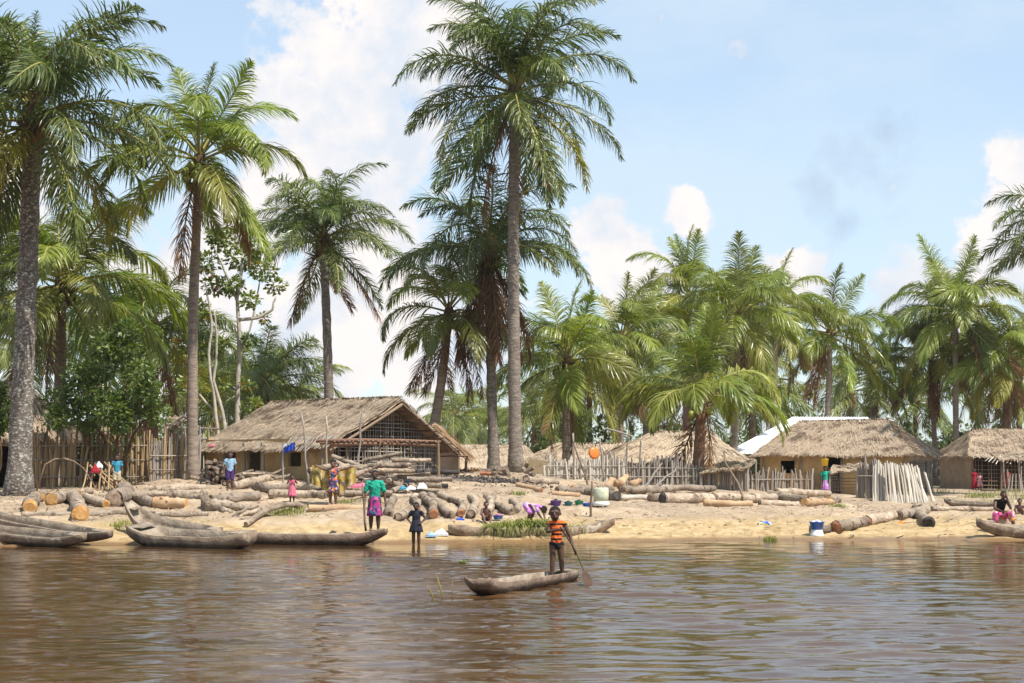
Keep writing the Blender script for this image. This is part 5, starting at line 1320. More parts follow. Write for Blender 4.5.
def shore(px, py, z=None):
    p = GP(px, py); return p if z is None else V((p.x, p.y, z))
def wp(px, py, dz=0.):       # a point of the water surface
    a_, d_, e_ = ray(px, py); k = -HC / e_; return V((a_ * k, d_ * k, dz))
# paddled canoe, bow left towards us
BA, BB = wp(477, 596.5, -.06), wp(570, 580, -.07)
canoe('small dugout canoe with the paddling child, bow raised at the left', BA, BB, .26, .235, .10, .0, .55, .25, 'canoe_wet', 'canoe_in', 3, .80, platform=.12, el=.16)
# woman's canoe
canoe('long dark dugout canoe that the woman in green stands on', wp(386, 545.5, -.10), wp(238, 543.5, -.10), .33, .36, .16, .05, .7, .4, 'canoe_wet', 'canoe_in', 4, .42)
# canoe with the weeds
WA, WB = wp(449, 541.5, -.08), wp(614, 540, -.06)
canoe('dugout canoe heaped with cut weeds', WA, WB, .36, .42, .10, .22, .6, .7, 'canoe', 'canoe_in', 5, .40)
# left pair
canoe('dark dugout canoe drawn up at the far left, front one', wp(86, 548, -.08), GP(-26, 534) + V((0, 0, -.12)), .31, .32, .12, .2, .6, .5, 'canoe', 'canoe_in', 6, .35, roll=-.24)
canoe('slender dugout canoe drawn up behind it at the far left', wp(112, 546.5, -.04), GP(-20, 520) + V((0, 0, -.12)), .29, .32, .10, .2, .6, .5, 'canoe_wet', 'canoe_in', 7, .32, roll=-.20)
canoe('canoe with high pointed stern on the left bank', GP(131, 530) + V((0, 0, -.05)), wp(222, 545.5, -.06), .40, .38, .42, .12, .6, .5, 'canoe', 'canoe_in', 8, .30, roll=.22)
canoe('broad weathered canoe with blunt square prow on the left shore', GP(138, 545) + V((0, 0, -.12)), wp(252, 549, -.14), .44, .46, .20, .10, .45, .45, 'canoe', 'canoe_in', 9, .72, platform=.14, roll=.16)
# right
canoe('dugout canoe with its bow nosing in at the right edge', GP(977, 538) + V((0, 0, -.06)), V((XatY(1120, 45.3), 45.3, -.02)), .38, .36, .22, .2, .6, .5, 'canoe', 'canoe_in', 10, .30, roll=.12)
canoe('old canoe lying on the sand behind the seated person', GP(946, 507.5), GP(1004, 510), .30, .20, .12, .12, .5, .5, 'canoe', 'canoe_in', 11, .30, roll=.1)

# weeds heaped in the canoe
rg = random.Random(12); mb = MB()
for k in range(2100):
    s = rg.uniform(.24, .62) if rg.random() < .75 else rg.uniform(.20, .80); c = WA.lerp(WB, s); hgt = .19 * math.sin(math.pi * min(1, max(0, (s - .15) / .7))) + .04
    p = c + V((rg.gauss(0, .1), rg.gauss(0, .18), .36 + hgt * rg.random())); a_ = rg.random() * 6.28; d_ = V((math.cos(a_), math.sin(a_) - .15, rg.gauss(.02, .3))).normalized(); l = rg.uniform(.15, .5); w_ = d_.cross(V((0, 0, 1))).normalized() * rg.uniform(.006, .014)
    m_ = p + d_ * l * .6; e_ = p + d_ * l + V((0, 0, -l * .45)); mb.add([p - w_, p + w_, m_ + w_, m_ - w_, e_], [(0, 1, 2, 3), (3, 2, 4)])
solo('weed_heap', mb, MATS['weed'], WA.lerp(WB, .45), 'heap of cut green weeds trailing over the canoe side', 'weeds', None, False, 'stuff')
# water plant left of the paddled canoe, floating weed
b = wp(443, 600, -.05); t = thing('water_plant', 'yellow-green water plant sticking out of the river left of the child', 'plant', b)
for dx, dz, l, mm in ((.0, 0, .42, 'yellow_leaf'), (-.12, 0, .26, 'yellow_leaf'), (.12, 0, .36, 'weed')):
    mb = MB(); p = b + V((dx, 0, 0)); e_ = p + V((-.10 if dx < .1 else .01, 0, l)); mb.tube([p, p.lerp(e_, .5) + V((.015, 0, 0)), e_], [.012, .03 if dx < .1 else .012, .004], 6, True, flat=.4); part('leaf', mb, MATS[mm], t)
mb = MB(); c = wp(463, 563, .015)
for k in range(60): a_ = random.random() * 6.28; p = c + V((random.gauss(0, .05), random.gauss(0, .05), 0)); d_ = V((math.cos(a_), math.sin(a_), random.random() * .9)) * .07; w_ = V((-d_.y, d_.x, 0)) * .15; mb.add([p - w_, p + w_, p + d_], [(0, 1, 2)])
solo('floating_weed', mb, MATS['weed'], c, 'tiny tuft of weed floating between the canoes', 'weed', None, False)

# ------------------------------------------------------------------ small things
def basin(label, px, py, wpx, mname, fill=None, pt=None, hk=.42, group='washing basins'):
    c = pt if pt is not None else GP(px, py); r = wpx / F * c.y / 2; hh = r * 2 * hk
    t = thing('basin', label, 'basin', c, group); mb = MB()
    lathe(mb, c, [(.001, .01), (r * .68, .01), (r * .92, hh * .93), (r * 1.03, hh * .95), (r * 1.03, hh), (r * .9, hh), (r * .66, .03), (.001, .03)], 22); part('bowl', mb, MATS[mname], t)
    if fill:
        mb = MB(); rg = random.Random(int(px))
        for k in range(26): a_ = rg.random() * 6.28; q = rg.random() * r * .75; mb.ball(c + V((math.cos(a_) * q, math.sin(a_) * q, hh * .8 + (r - q) * .35 * rg.random())), r * .24, r * .2, r * .16, 6, 4)
        part('contents', mb, MATS[fill], t)
basin('purple basin piled with dark washing, left of the row', 556, 506, 12.5, 'plastic_purple', 'charred')
basin('dark teal basin second in the row', 568.5, 506, 9.5, 'plastic_teal', 'cloth_navy')
basin('green basin behind the row', 579, 505, 10, 'plastic_green', 'charred')
basin('small blue basin in front of the woven sack', 587, 507.5, 10.5, 'plastic_blue', None)
basin('blue basin beside the bathing child', 498, 520, 11, 'plastic_blue', 'cloth_pink')
# woven sack
c = GP(601, 506); t = thing('woven_sack', 'pale woven sack standing behind the blue basin', 'sack', c); mb = MB()
pr = [(.001, .12), (.21, .12), (.225, .3), (.22, .5), (.20, .53), (.17, .50), (.001, .47)]; lathe(mb, c, pr, 14); part('body', mb, MATS['woven'], t); mb = MB(); lathe(mb, c, [(.001, 0), (.25, 0), (.245, .1), (.215, .13), (.001, .13)], 14); part('foot_wrap', mb, MATS['plastic_white'], t)
# blue basin upon an upturned white bucket at the water, right
c = GP(817, 537); c.z = max(c.z, -.03)
mb = MB(); lathe(mb, c, [(.001, 0), (.19, 0), (.18, .05), (.14, .18), (.001, .18)], 18); solo('upturned_bucket', mb, MATS['plastic_white'], c, 'white tub turned upside down at the water edge', 'bucket')
basin('bright blue basin of washing on the white tub, right shore', 818, 530, 16, 'plastic_blue', 'cloth_white', pt=c + V((0, 0, .182)), hk=.5)
t = log('stub of log behind the blue basin at the water', 811, 534, 829, 533, 9, bark='bark_dark')
def bundle(label, px, py, w_, h_, mname, cat='cloth', pt=None, seed=0, name='cloth_bundle', n=9):
    c = pt if pt is not None else GP(px, py); s = c.y / F; rg = random.Random(int(px * 7) + seed); mb = MB()
    vs_ = []; fs_ = []; nx, ny = 14, 8; W_, H_ = w_ * s, h_ * s
    top = []; bot = []
    for i in range(nx + 1):
        for j in range(ny + 1):
            u, v = i / nx - .5, j / ny - .5; k = max(0, 1 - (abs(u) * 2) ** 2.5) * max(0, 1 - (abs(v) * 2) ** 2.5)
            fold = .5 + .35 * math.sin(u * 17 + v * 9 + seed) * math.cos(v * 13 + u * 4) + .2 * math.sin(u * 31 - v * 23 + seed)
            top.append(c + V((u * W_ * (1 + .1 * math.sin(v * 7)), v * W_ * .7, k * H_ * .75 * (.35 + .65 * fold) + .012))); bot.append(c + V((u * W_, v * W_ * .7, -.02)))
    o = len(top); ix = lambda i, j: i * (ny + 1) + j
    for i in range(nx):
        for j in range(ny): q = (ix(i, j), ix(i + 1, j), ix(i + 1, j + 1), ix(i, j + 1)); fs_.append(q); fs_.append(tuple(o + k for k in reversed(q)))
    for i in range(nx):
        for j in (0, ny): fs_.append((ix(i, j), ix(i + 1, j), o + ix(i + 1, j), o + ix(i, j)))
    for j in range(ny):
        for i in (0, nx): fs_.append((ix(i, j), ix(i, j + 1), o + ix(i, j + 1), o + ix(i, j)))
    mb.add(top + bot, fs_); return solo(name, mb, MATS[mname], c, label, cat)
bundle('blue and yellow bundle dropped on the right sand slope', 765, 524, 14, 5, 'print_bundle')
bundle('small orange cloth on the sand by the waterside log', 901, 524, 6, 4, 'cloth_orange')
bundle('bright pink cloth spread on the log pile', 361, 0, 20, 6, 'cloth_pink', pt=P(361, 487, 48.9))
bundle('light blue cloth on the log pile', 0, 0, 7, 5, 'cloth_teal', pt=P(403, 489, 48.8), seed=2)
bundle('white cloth on the logs, left piece', 0, 0, 9, 5, 'cloth_white', pt=P(411, 489, 48.8), seed=3)
bundle('white cloth on the logs, right piece', 0, 0, 10, 8, 'cloth_white', pt=P(422, 488, 48.9), seed=5)
bundle('navy cloth folded on the log pile', 0, 0, 9, 5, 'cloth_navy', pt=P(408, 482, 49.2), seed=6)
bundle('white washing heaped on the bank left of the weed canoe', 441, 535, 14, 8, 'cloth_white', seed=7)
bundle('pale grey washing beside the white heap', 431, 536, 10, 6, 'cloth_paleblue', seed=8)
bundle('blue cloth between the pointing logs', 460, 520, 8, 3, 'cloth_blue', seed=9)
bundle('dark bundle lying on the dry canoe rim', 333, 533.5, 7, 4, 'charred', seed=10)
bundle('pink cloth drying low on the big thatched roof', 0, 0, 5, 3, 'cloth_pink', pt=P(212, 446, 57.45), seed=11)
bundle('white cloth drying on the big thatched roof, left', 0, 0, 5, 3, 'cloth_white', pt=P(248, 448, 56.6), seed=12)
bundle('pale cloth drying on the big thatched roof, right', 0, 0, 5, 3, 'cloth_paleblue', pt=P(259, 447, 56.2), seed=13)
bundle('red and white bundle on the stick heap by the fence', 0, 0, 9, 11, 'cloth_red', pt=P(95, 472, 53.2), seed=14)
bundle('white rag on the stick heap by the fence', 0, 0, 7, 8, 'cloth_white', pt=P(99, 467, 53.3), seed=15)
# flag-like cloth on a pole
q = GY(284, 52.5); t = thing('flag_pole', 'short pole with blue and white cloth hung on top', 'flag', q)
stick('pole', t, q - V((0, 0, .1)), P(283, 446, 52.5), .03, 'pole_grey')
def hung(mb, c0, c1, drop, n=10, k=6, thick=.015, seed=0):
    top = []; bt = []
    for i in range(n + 1):
        for j in range(k + 1):
            p = V(c0).lerp(V(c1), i / n) + V((0, -.05 * math.sin(i * 1.9 + seed) * (j / k), -drop * (j / k) * (1 - .35 * abs(math.sin(i * .9 + seed))))); top.append(p); bt.append(p + V((0, thick, 0)))
    o = len(top); ix = lambda i, j: i * (k + 1) + j; fs_ = []
    for i in range(n):
        for j in range(k): qd = (ix(i, j), ix(i + 1, j), ix(i + 1, j + 1), ix(i, j + 1)); fs_.append(qd); fs_.append(tuple(o + z for z in reversed(qd)))
    for i in range(n):
        for j in (0, k): fs_.append((ix(i, j), ix(i + 1, j), o + ix(i + 1, j), o + ix(i, j)))
    for j in range(k):
        for i in (0, n): fs_.append((ix(i, j), ix(i, j + 1), o + ix(i, j + 1), o + ix(i, j)))
    mb.add(top + bt, fs_)
mb = MB(); hung(mb, P(284, 446, 52.45), P(295, 442, 52.4), .30); part('blue_cloth', mb, MATS['cloth_blue'], t); mb = MB(); hung(mb, P(283, 445, 52.4), P(291, 441, 52.35), .12, seed=2); part('white_cloth', mb, MATS['cloth_white'], t)
# ------------------------------------------------------------------ people
def remeshed(name, mb, voxel, mats, origin, smooth=4, keep=1.0, crease=0.):
    me = mb.mesh(name, mats, True, origin); o = bpy.data.objects.new(name, me); col.objects.link(o)
    m = o.modifiers.new('r', 'REMESH'); m.mode = 'VOXEL'; m.voxel_size = voxel; m.use_smooth_shade = True
    if smooth: s = o.modifiers.new('s', 'SMOOTH'); s.factor = .5; s.iterations = smooth
    if keep < 1: d = o.modifiers.new('d', 'DECIMATE'); d.ratio = keep
    dg = bpy.context.evaluated_depsgraph_get(); ev = o.evaluated_get(dg)
    out = bpy.data.meshes.new_from_object(ev, depsgraph=dg); out.name = name
    bpy.data.objects.remove(o); out.materials.clear()
    if crease:      # folds in cloth
        nv_ = len(out.vertices); co = np.empty(nv_ * 3, np.float32); no = np.empty(nv_ * 3, np.float32); out.vertices.foreach_get('co', co); out.vertices.foreach_get('normal', no)
        co = co.reshape(-1, 3); no = no.reshape(-1, 3); f_ = np.sin(co[:, 0] * 38 + 6 * np.sin(co[:, 2] * 11)) * np.sin(co[:, 2] * 27 + 4 * np.sin(co[:, 0] * 17)) + .6 * np.sin(co[:, 2] * 60 + co[:, 0] * 31)
        out.vertices.foreach_set('co', (co + no * (f_ * crease)[:, None]).reshape(-1)); out.update()
    for mt in (mats if isinstance(mats, (list, tuple)) else [mats]): out.materials.append(mt)
    out.polygons.foreach_set('material_index', [0] * len(out.polygons)); out.polygons.foreach_set('use_smooth', [True] * len(out.polygons)); return out
def cone(mb, p0, r0, p1, r1, n=10):
    """tapered limb with round ends"""
    p0 = V(p0); p1 = V(p1); d = (p1 - p0); L = d.length
    if L < 1e-5: mb.ball(p0, r0, r0, r0); return
    d /= L; pts = []; rad = []
    for a_ in (85, 60, 30): pts.append(p0 - d * r0 * math.sin(R(a_))); rad.append(r0 * math.cos(R(a_)))
    for k in range(4): pts.append(p0.lerp(p1, k / 3)); rad.append(r0 + (r1 - r0) * k / 3)
    for a_ in (30, 60, 85): pts.append(p1 + d * r1 * math.sin(R(a_))); rad.append(r1 * math.cos(R(a_)))
    mb.tube(pts, rad, n, True)
def rings(mb, data, ex, fw, n=18, fold=0., nf=7, ph=0.):
    """closed loft through (centre, rx, ry) with the body's own right and forward axes"""
    vs_ = []; fs_ = []; K = len(data)
    for i, (c, rx, ry) in enumerate(data):
        for j in range(n):
            a_ = 2 * math.pi * j / n; f_ = 1 + fold * (i / (K - 1)) * math.sin(a_ * nf + ph)
            vs_.append(V(c) + ex * math.cos(a_) * rx * f_ + fw * math.sin(a_) * ry * f_)
    for i in range(K - 1):
        for j in range(n): fs_.append((i * n + j, i * n + (j + 1) % n, (i + 1) * n + (j + 1) % n, (i + 1) * n + j))
    fs_.append(tuple(reversed(range(n)))); fs_.append(tuple((K - 1) * n + j for j in range(n))); mb.add(vs_, fs_)
DEF = dict(hipA=(-.052, 0, .50), hipB=(.052, 0, .50), kneeA=(-.058, .015, .275), kneeB=(.058, .015, .275), ankA=(-.060, -.005, .04), ankB=(.060, -.005, .04),
           pel=(0, 0, .505), waist=(0, .005, .60), chest=(0, .005, .715), sho=(0, 0, .79), neck=(0, .0, .835), head=(0, .012, .918),
           shA=(-.108, 0, .785), shB=(.108, 0, .785), elA=(-.138, -.01, .63), elB=(.138, -.01, .63), wrA=(-.145, .03, .49), wrB=(.145, .03, .49))
def person(label, base, H, yaw=0., pose=None, wear=(), skin='skin', headk=1.0, girth=1.0, voxel=.009, face=0., hdA=None, hdB=None, hair='crop', name='person', keep=.6, toes=None, tilt=0.):
    """pose in fractions of the height: x to the right of the picture, y forward, z up (before turning by yaw)"""
    J = dict(DEF); J.update(pose or {}); base = V(base); ca, sa = math.cos(yaw), math.sin(yaw)
    ex = V((ca, sa, 0)); fw = V((sa, -ca, 0)); up = V((0, 0, 1))
    W_ = lambda q: base + (ex * q[0] + fw * q[1] + up * q[2]) * H
    j = {k: W_(v) for k, v in J.items()}; g = H * girth
    t = thing(name, label, 'person', base, 'people on the bank and the river')
    mb = MB()
    spine = [('pel', .062, .048, -.035), ('pel', .083, .060, .0), ('waist', .070, .050, 0), ('chest', .086, .060, 0), ('sho', .092, .050, 0), ('neck', .036, .034, 0)]
    rings(mb, [(j[k] + up * dz * H, a_ * g, b_ * g) for k, a_, b_, dz in spine], ex, fw)
    hr = .066 * H * headk; hc = j['head']
    fy = yaw + face; hx = V((math.cos(fy), math.sin(fy), 0)); hf = V((math.sin(fy), -math.cos(fy), 0))
    hup = (up + hf * tilt).normalized(); hf2 = (hf - hup * hf.dot(hup)).normalized(); HM = Matrix((hx, hf2, hup)).transposed()
    hp = lambda x, y, z: hc + HM @ V((x * hr, y * hr, z * hr))
    cone(mb, j['neck'] - up * .02 * H, .036 * g, hp(0, -.15, -.45), .033 * g)
    mb.ball(hp(0, -.10, .18), hr * .84, hr * .98, hr * .90, 16, 12, HM); mb.ball(hp(0, .18, -.42), hr * .62, hr * .70, hr * .66, 14, 10, HM)
    cone(mb, hp(0, .86, .12), hr * .10, hp(0, 1.0, -.20), hr * .19); mb.ball(hp(0, .86, -.50), hr * .30, hr * .16, hr * .14, 10, 6, HM)
    for s in (-1, 1):
        mb.ball(hp(.86 * s, -.06, -.02), hr * .10, hr * .20, hr * .26, 8, 6, HM); mb.ball(hp(.30 * s, .78, .26), hr * .26, hr * .14, hr * .10, 8, 6, HM)
    for s in 'AB':
        sh, el, wr = j['sh' + s], j['el' + s], j['wr' + s]
        cone(mb, sh, .037 * g, el, .027 * g); cone(mb, el, .028 * g, wr, .018 * g); cone(mb, j['sho'], .040 * g, sh, .036 * g)
        hp_, kn, an = j['hip' + s], j['knee' + s], j['ank' + s]
        cone(mb, hp_, .060 * g, kn, .040 * g); cone(mb, kn, .041 * g, kn.lerp(an, .35), .040 * g); cone(mb, kn.lerp(an, .35), .040 * g, an, .022 * g)
        td = (toes or {}).get(s, fw); td = V(td); tip = an + td * .085 * H + V((0, 0, base.z + (J['ank' + s][2] - .04) * H + .012 * H - an.z)); heel = an - td * .025 * H; heel.z = tip.z + .004 * H
        cone(mb, heel, .020 * H, tip - td * .02 * H, .022 * H); cone(mb, an, .023 * H, an.lerp(tip, .5) - up * .005 * H, .020 * H)
        for k in range(5): o = (k - 2) * .009 * H; q = tip + td.cross(up) * o; cone(mb, q - td * .02 * H, .0085 * H, q + td * (.012 - abs(k - 1) * .003) * H, .007 * H, 6)
        hd = {'A': hdA, 'B': hdB}[s]; hd = (wr - el).normalized() if hd is None else (ex * hd[0] + fw * hd[1] + up * hd[2]).normalized()
        sdv = hd.cross(ex if abs(hd.dot(ex)) < .8 else fw).normalized(); pn = hd.cross(sdv).normalized(); k_ = H * .058
        cone(mb, wr, .018 * g, wr + hd * k_ * .5, .020 * g)
        for f_ in range(4):
            o = sdv * (f_ - 1.5) * .0125 * H; b0 = wr + hd * k_ * .78 + o; ln = (.030, .036, .033, .025)[f_] * H; fr_ = max(.0068 * H, voxel * .8)
            cone(mb, wr + hd * k_ * .3 + o * .8, fr_ * 1.15, b0, fr_ * 1.1, 6); m_ = b0 + (hd + pn * .35).normalized() * ln * .55; cone(mb, b0, fr_, m_, fr_ * .95, 6); cone(mb, m_, fr_ * .95, m_ + (hd * .6 + pn * .8).normalized() * ln * .5, fr_ * .8, 6)
        tb = wr + hd * k_ * .25 - sdv * .016 * H; tm = tb + (hd * .6 - sdv * .7 + pn * .3).normalized() * .028 * H; fr_ = max(.0078 * H, voxel * .85)
        cone(mb, tb, fr_ * 1.2, tm, fr_, 6); cone(mb, tm, fr_, tm + (hd + pn * .3).normalized() * .024 * H, fr_ * .8, 6)
    link('body', remeshed('body', mb, voxel, [MATS[skin]], base, 3, keep), t)
    # face and hair
    for s in (-1, 1):
        mb = MB(); mb.ball(hp(.30 * s, .80, .10), hr * .085, hr * .05, hr * .045, 10, 7, HM); e = part('eye', mb, MATS['eye_white'], t)
        mb = MB(); mb.ball(hp(.29 * s, .835, .10), hr * .055, hr * .03, hr * .05, 8, 6, HM); part('pupil', mb, MATS['pupil'], e)
    mb = MB(); mb.ball(hp(0, .985, -.50), hr * .26, hr * .06, hr * .07, 10, 6, HM); part('mouth', mb, MATS['lips'], t)
    if hair:
        mb = MB(); vs_ = []; n1, n2 = 18, 9
        hk_ = dict(crop=1.025, braids=1.10, wrap=1.16)[hair]
        for i in range(n2 + 1):
            for k in range(n1):
                a_ = 2 * math.pi * k / n1; lim = 62 + 42 * (.5 - .5 * math.sin(a_)); th = R(lim) * i / n2 + .01
                vs_.append(hp(.84 * hk_ * math.sin(th) * math.cos(a_), -.10 + .98 * hk_ * math.sin(th) * math.sin(a_), .18 + .92 * hk_ * math.cos(th)))
        mb.add(vs_, [(i * n1 + k, (i + 1) * n1 + k, (i + 1) * n1 + (k + 1) % n1, i * n1 + (k + 1) % n1) for i in range(n2) for k in range(n1)] + [tuple(n2 * n1 + k for k in range(n1))])
        if hair == 'braids':
            for k in range(8): a_ = k * .785; q = hp(.6 * math.cos(a_), -.2 + .6 * math.sin(a_), .85); cone(mb, q, hr * .16, q + (q - hp(0, 0, .3)) * .35, hr * .10, 6)
        part('headwrap' if hair == 'wrap' else 'hair', mb, MATS['cloth_teal' if hair == 'wrap' else 'hair'], t)
    # clothes
    for wname, kind, mname, *opt in wear:
        mb = MB(); o = opt[0] if opt else {}
        if kind in ('shirt', 'vest', 'bodice'):
            lo = o.get('low', -.015); f_ = 1.06 if kind == 'vest' else 1.10
            rr = [(j['pel'] + up * lo * H, .088 * f_, .064 * f_), (j['pel'] + up * .03 * H, .084 * f_, .062 * f_), (j['waist'], .078 * f_, .058 * f_), (j['chest'], .090 * f_, .067 * f_), (j['sho'] + up * .012 * H, .092 * f_, .054 * f_), (j['neck'] - up * .008 * H, .050, .046)]
            rings(mb, [(c, a_ * g, b_ * g) for c, a_, b_ in rr], ex, fw)
            sl = {'shirt': o.get('sleeve', .55), 'vest': .12, 'bodice': .10}[kind]
            for s in 'AB': e_ = j['sh' + s].lerp(j['el' + s], sl); cone(mb, j['sho'], .042 * g, j['sh' + s], .043 * g); cone(mb, j['sh' + s], .042 * g, e_, (.041 if kind == 'shirt' else .038) * g)
            me = remeshed(wname, mb, max(.010, voxel * 1.2), [MATS[mname]], base, 3, keep, .006); link(wname, me, t)
        elif kind == 'shorts':
            rings(mb, [(j['pel'] + up * -.045 * H, .080 * g, .066 * g), (j['pel'], .092 * g, .070 * g), (j['pel'] + up * .05 * H, .084 * g, .062 * g)], ex, fw)
            for s in 'AB': e_ = j['hip' + s].lerp(j['knee' + s], o.get('len', .7)); cone(mb, j['hip' + s], .068 * g, e_, .058 * g)
            me = remeshed(wname, mb, max(.010, voxel * 1.2), [MATS[mname]], base, 3, keep, .006); link(wname, me, t)
        elif kind == 'skirt':
            z0 = o.get('top', .60); z1 = o.get('hem', .27); fl = o.get('flare', .125); data = []
            for k in range(9):
                q = k / 8; z = z0 + (z1 - z0) * q; data.append((W_((0, 0, z)), (.080 + (fl - .080) * q ** .7) * g, (.060 + (fl * .85 - .060) * q ** .7) * g))
            rings(mb, data, ex, fw, 42, .10, 9); part(wname, mb, MATS[mname], t)
        elif kind == 'lap':    # cloth across the thighs of a seated figure
            for s in 'AB': cone(mb, j['hip' + s], .085 * g, j['knee' + s], .066 * g); cone(mb, j['knee' + s], .066 * g, j['knee' + s].lerp(j['ank' + s], .35), .062 * g)
            cone(mb, j['hipA'].lerp(j['kneeA'], .6), .05 * g, j['hipB'].lerp(j['kneeB'], .6), .05 * g); rings(mb, [(j['pel'] - up * .05 * H, .095 * g, .085 * g), (j['pel'] + up * .05 * H, .09 * g, .075 * g)], ex, fw)
            me = remeshed(wname, mb, .013, [MATS[mname]], base, 3, keep); link(wname, me, t)
    return t, j, W_
def fwd(yaw): return V((math.sin(yaw), -math.cos(yaw), 0))

# the child paddling
axc = (BB - BA).normalized(); kb = BA.lerp(BB, .85); kb = V((kb.x, kb.y, .055))
px_y = kb.y
foot = P(556.5, 579.5, px_y); foot.z = max(.03, min(.10, foot.z)); s_ = px_y / F
kidH = 72.5 * s_
t, j, W_ = person('child in orange and black striped top standing and paddling the small canoe', foot, kidH, R(14),
    dict(shA=(-.105, .01, .765), shB=(.105, .0, .765), sho=(0, 0, .775), neck=(-.01, .01, .81), head=(-.03, .03, .900), chest=(0, .01, .70), elA=(-.135, .05, .655), wrA=(.005, .155, .685), elB=(.19, .03, .575), wrB=(.225, .11, .395),
         kneeA=(-.060, .02, .255), ankA=(-.075, .02, .04), kneeB=(.070, .005, .255), ankB=(.088, -.02, .04), hipA=(-.05, 0, .47), hipB=(.05, 0, .47), pel=(0, 0, .475)),
    [('striped_top', 'vest', 'stripe_orange', dict(low=-.03)), ('briefs', 'shorts', 'cloth_black', dict(len=.06))], headk=1.42, voxel=.0062, face=R(-18), hdA=(.8, .3, -.15), hdB=(.35, .55, -.55), keep=1.0, girth=.92)
# paddle: through both hands down into the water
hA = j['wrA'].lerp(j['wrA'] + V((0, -.03, 0)), 1) + V((.035, -.02, 0)); hB = j['wrB'] + V((.03, -.03, -.01))
tip = wp(590, 586, -.02); d_ = (hB - hA).normalized(); tip = hB + (tip - hB)
t = thing('paddle', 'dark wooden paddle held by the child in the canoe', 'paddle', tip); mb = MB(); top_ = hA - (hB - hA).normalized() * .06
bl0 = hB.lerp(tip, .52); mb.tube([top_, hA, hB, bl0], [.014, .014, .014, .013], 8); part('shaft', mb, MATS['paddle'], t)
mb = MB(); dd = (tip - bl0).normalized(); sv = dd.cross(V((0, 1, 0))).normalized()
prof = [(0, .014), (.12, .035), (.35, .062), (.65, .072), (.88, .055), (1.0, .015)]; L_ = (tip - bl0).length
mb.prism([bl0 + dd * L_ * a_ + sv * w_ + V((0, -.008, 0)) for a_, w_ in prof] + [bl0 + dd * L_ * a_ - sv * w_ + V((0, -.008, 0)) for a_, w_ in reversed(prof)], (0, .016, 0)); part('blade', mb, MATS['paddle'], t, False)

# woman in green on her canoe
wY = wp(375, 543.5).y; fb_ = P(374.5, 531.5, wY); H_ = 61.5 * wY / F
t, j, W_ = person('woman in green shirt and purple print skirt standing on the canoe with a pole', fb_, H_, R(6), dict(wrA=(-.165, .05, .47), elA=(-.165, -.01, .62), elB=(.155, 0, .62), wrB=(.175, .05, .46)),
    [('shirt', 'shirt', 'cloth_green', dict(sleeve=.75, low=.03)), ('skirt', 'skirt', 'print_skirt', dict(top=.60, hem=.25, flare=.122))], girth=1.0, headk=1.03, hair='crop', face=R(-8), voxel=.0085)
q0 = V((j['wrA'].x - .03, j['wrA'].y - .05, 0)); lone_pole('canoe_pole', 'dark pole held upright by the woman in green', 'pole', P(366, 531, q0.y), P(362.5, 484, q0.y), .028, 'canoe_wet')
# child wading
b = V((XatY(416.5, 42.0), 42.0, -.10)); H_ = (543 - 500.5) * b.y / F + .08
person('child in navy dress wading in the shallows with hands on hips', b, H_, R(-8), dict(elA=(-.20, -.02, .65), wrA=(-.115, .06, .56), elB=(.20, -.02, .65), wrB=(.115, .06, .56)),
    [('dress_top', 'shirt', 'cloth_navy', dict(sleeve=.35)), ('dress_skirt', 'skirt', 'cloth_navy', dict(top=.64, hem=.36, flare=.15))], headk=1.25, voxel=.0085)
# child in pink
b = GP(292, 503.5); H_ = 28.5 * b.y / F
person('small child in pink dress with hands raised to the face', b, H_, R(5), dict(elA=(-.17, .06, .70), wrA=(-.09, .13, .84), elB=(.17, .06, .70), wrB=(.09, .13, .84)),
    [('dress_top', 'shirt', 'cloth_pink', dict(sleeve=.5)), ('dress_skirt', 'skirt', 'cloth_pink', dict(top=.66, hem=.25, flare=.15))], headk=1.35, voxel=.008, hdA=(.2, .2, .9), hdB=(-.2, .2, .9))
# girl spreading a cloth
b = GP(333, 506.5); H_ = 46 * b.y / F
t, j, W_ = person('girl in dark print dress holding a yellow cloth spread behind her', b, H_, R(-4), dict(elA=(-.22, -.02, .80), wrA=(-.35, -.02, .86), elB=(.22, -.02, .80), wrB=(.36, -.02, .84)),
    [('dress_top', 'bodice', 'print_dress'), ('dress_skirt', 'skirt', 'print_dress', dict(top=.64, hem=.30, flare=.135))], headk=1.18, skin='skin_red', voxel=.0085, hair='braids')
mb = MB(); a0 = j['wrA'] + V((-.16, .05, .04)); a1 = j['wrB'] + V((.16, .05, .03)); n, k = 34, 12; top = []; bt = []
for i in range(n + 1):
    u = i / n; rim = a0.lerp(a1, u) + V((0, .12 * math.sin(math.pi * u), -.06 * math.sin(math.pi * u)))
    for q in range(k + 1):
        v = q / k; p = rim + V((.02 * math.sin(i * 1.3) * v, .055 * math.sin(u * 26 + 1) * (.25 + v), -.70 * v * (.62 + .38 * math.sin(math.pi * min(1, max(0, .12 + u * .8)))) * (1 - .12 * math.sin(u * 9)))); top.append(p); bt.append(p + V((0, .012, 0)))
o = len(top); ix = lambda i, q: i * (k + 1) + q; fs_ = []
for i in range(n):
    for q in range(k): f = (ix(i, q), ix(i + 1, q), ix(i + 1, q + 1), ix(i, q + 1)); fs_ += [f, tuple(o + z for z in reversed(f))]
mb.add(top + bt, fs_); solo('spread_cloth', mb, MATS['print_yellow'], a0.lerp(a1, .5), 'yellow patterned cloth held open behind the girl', 'cloth')
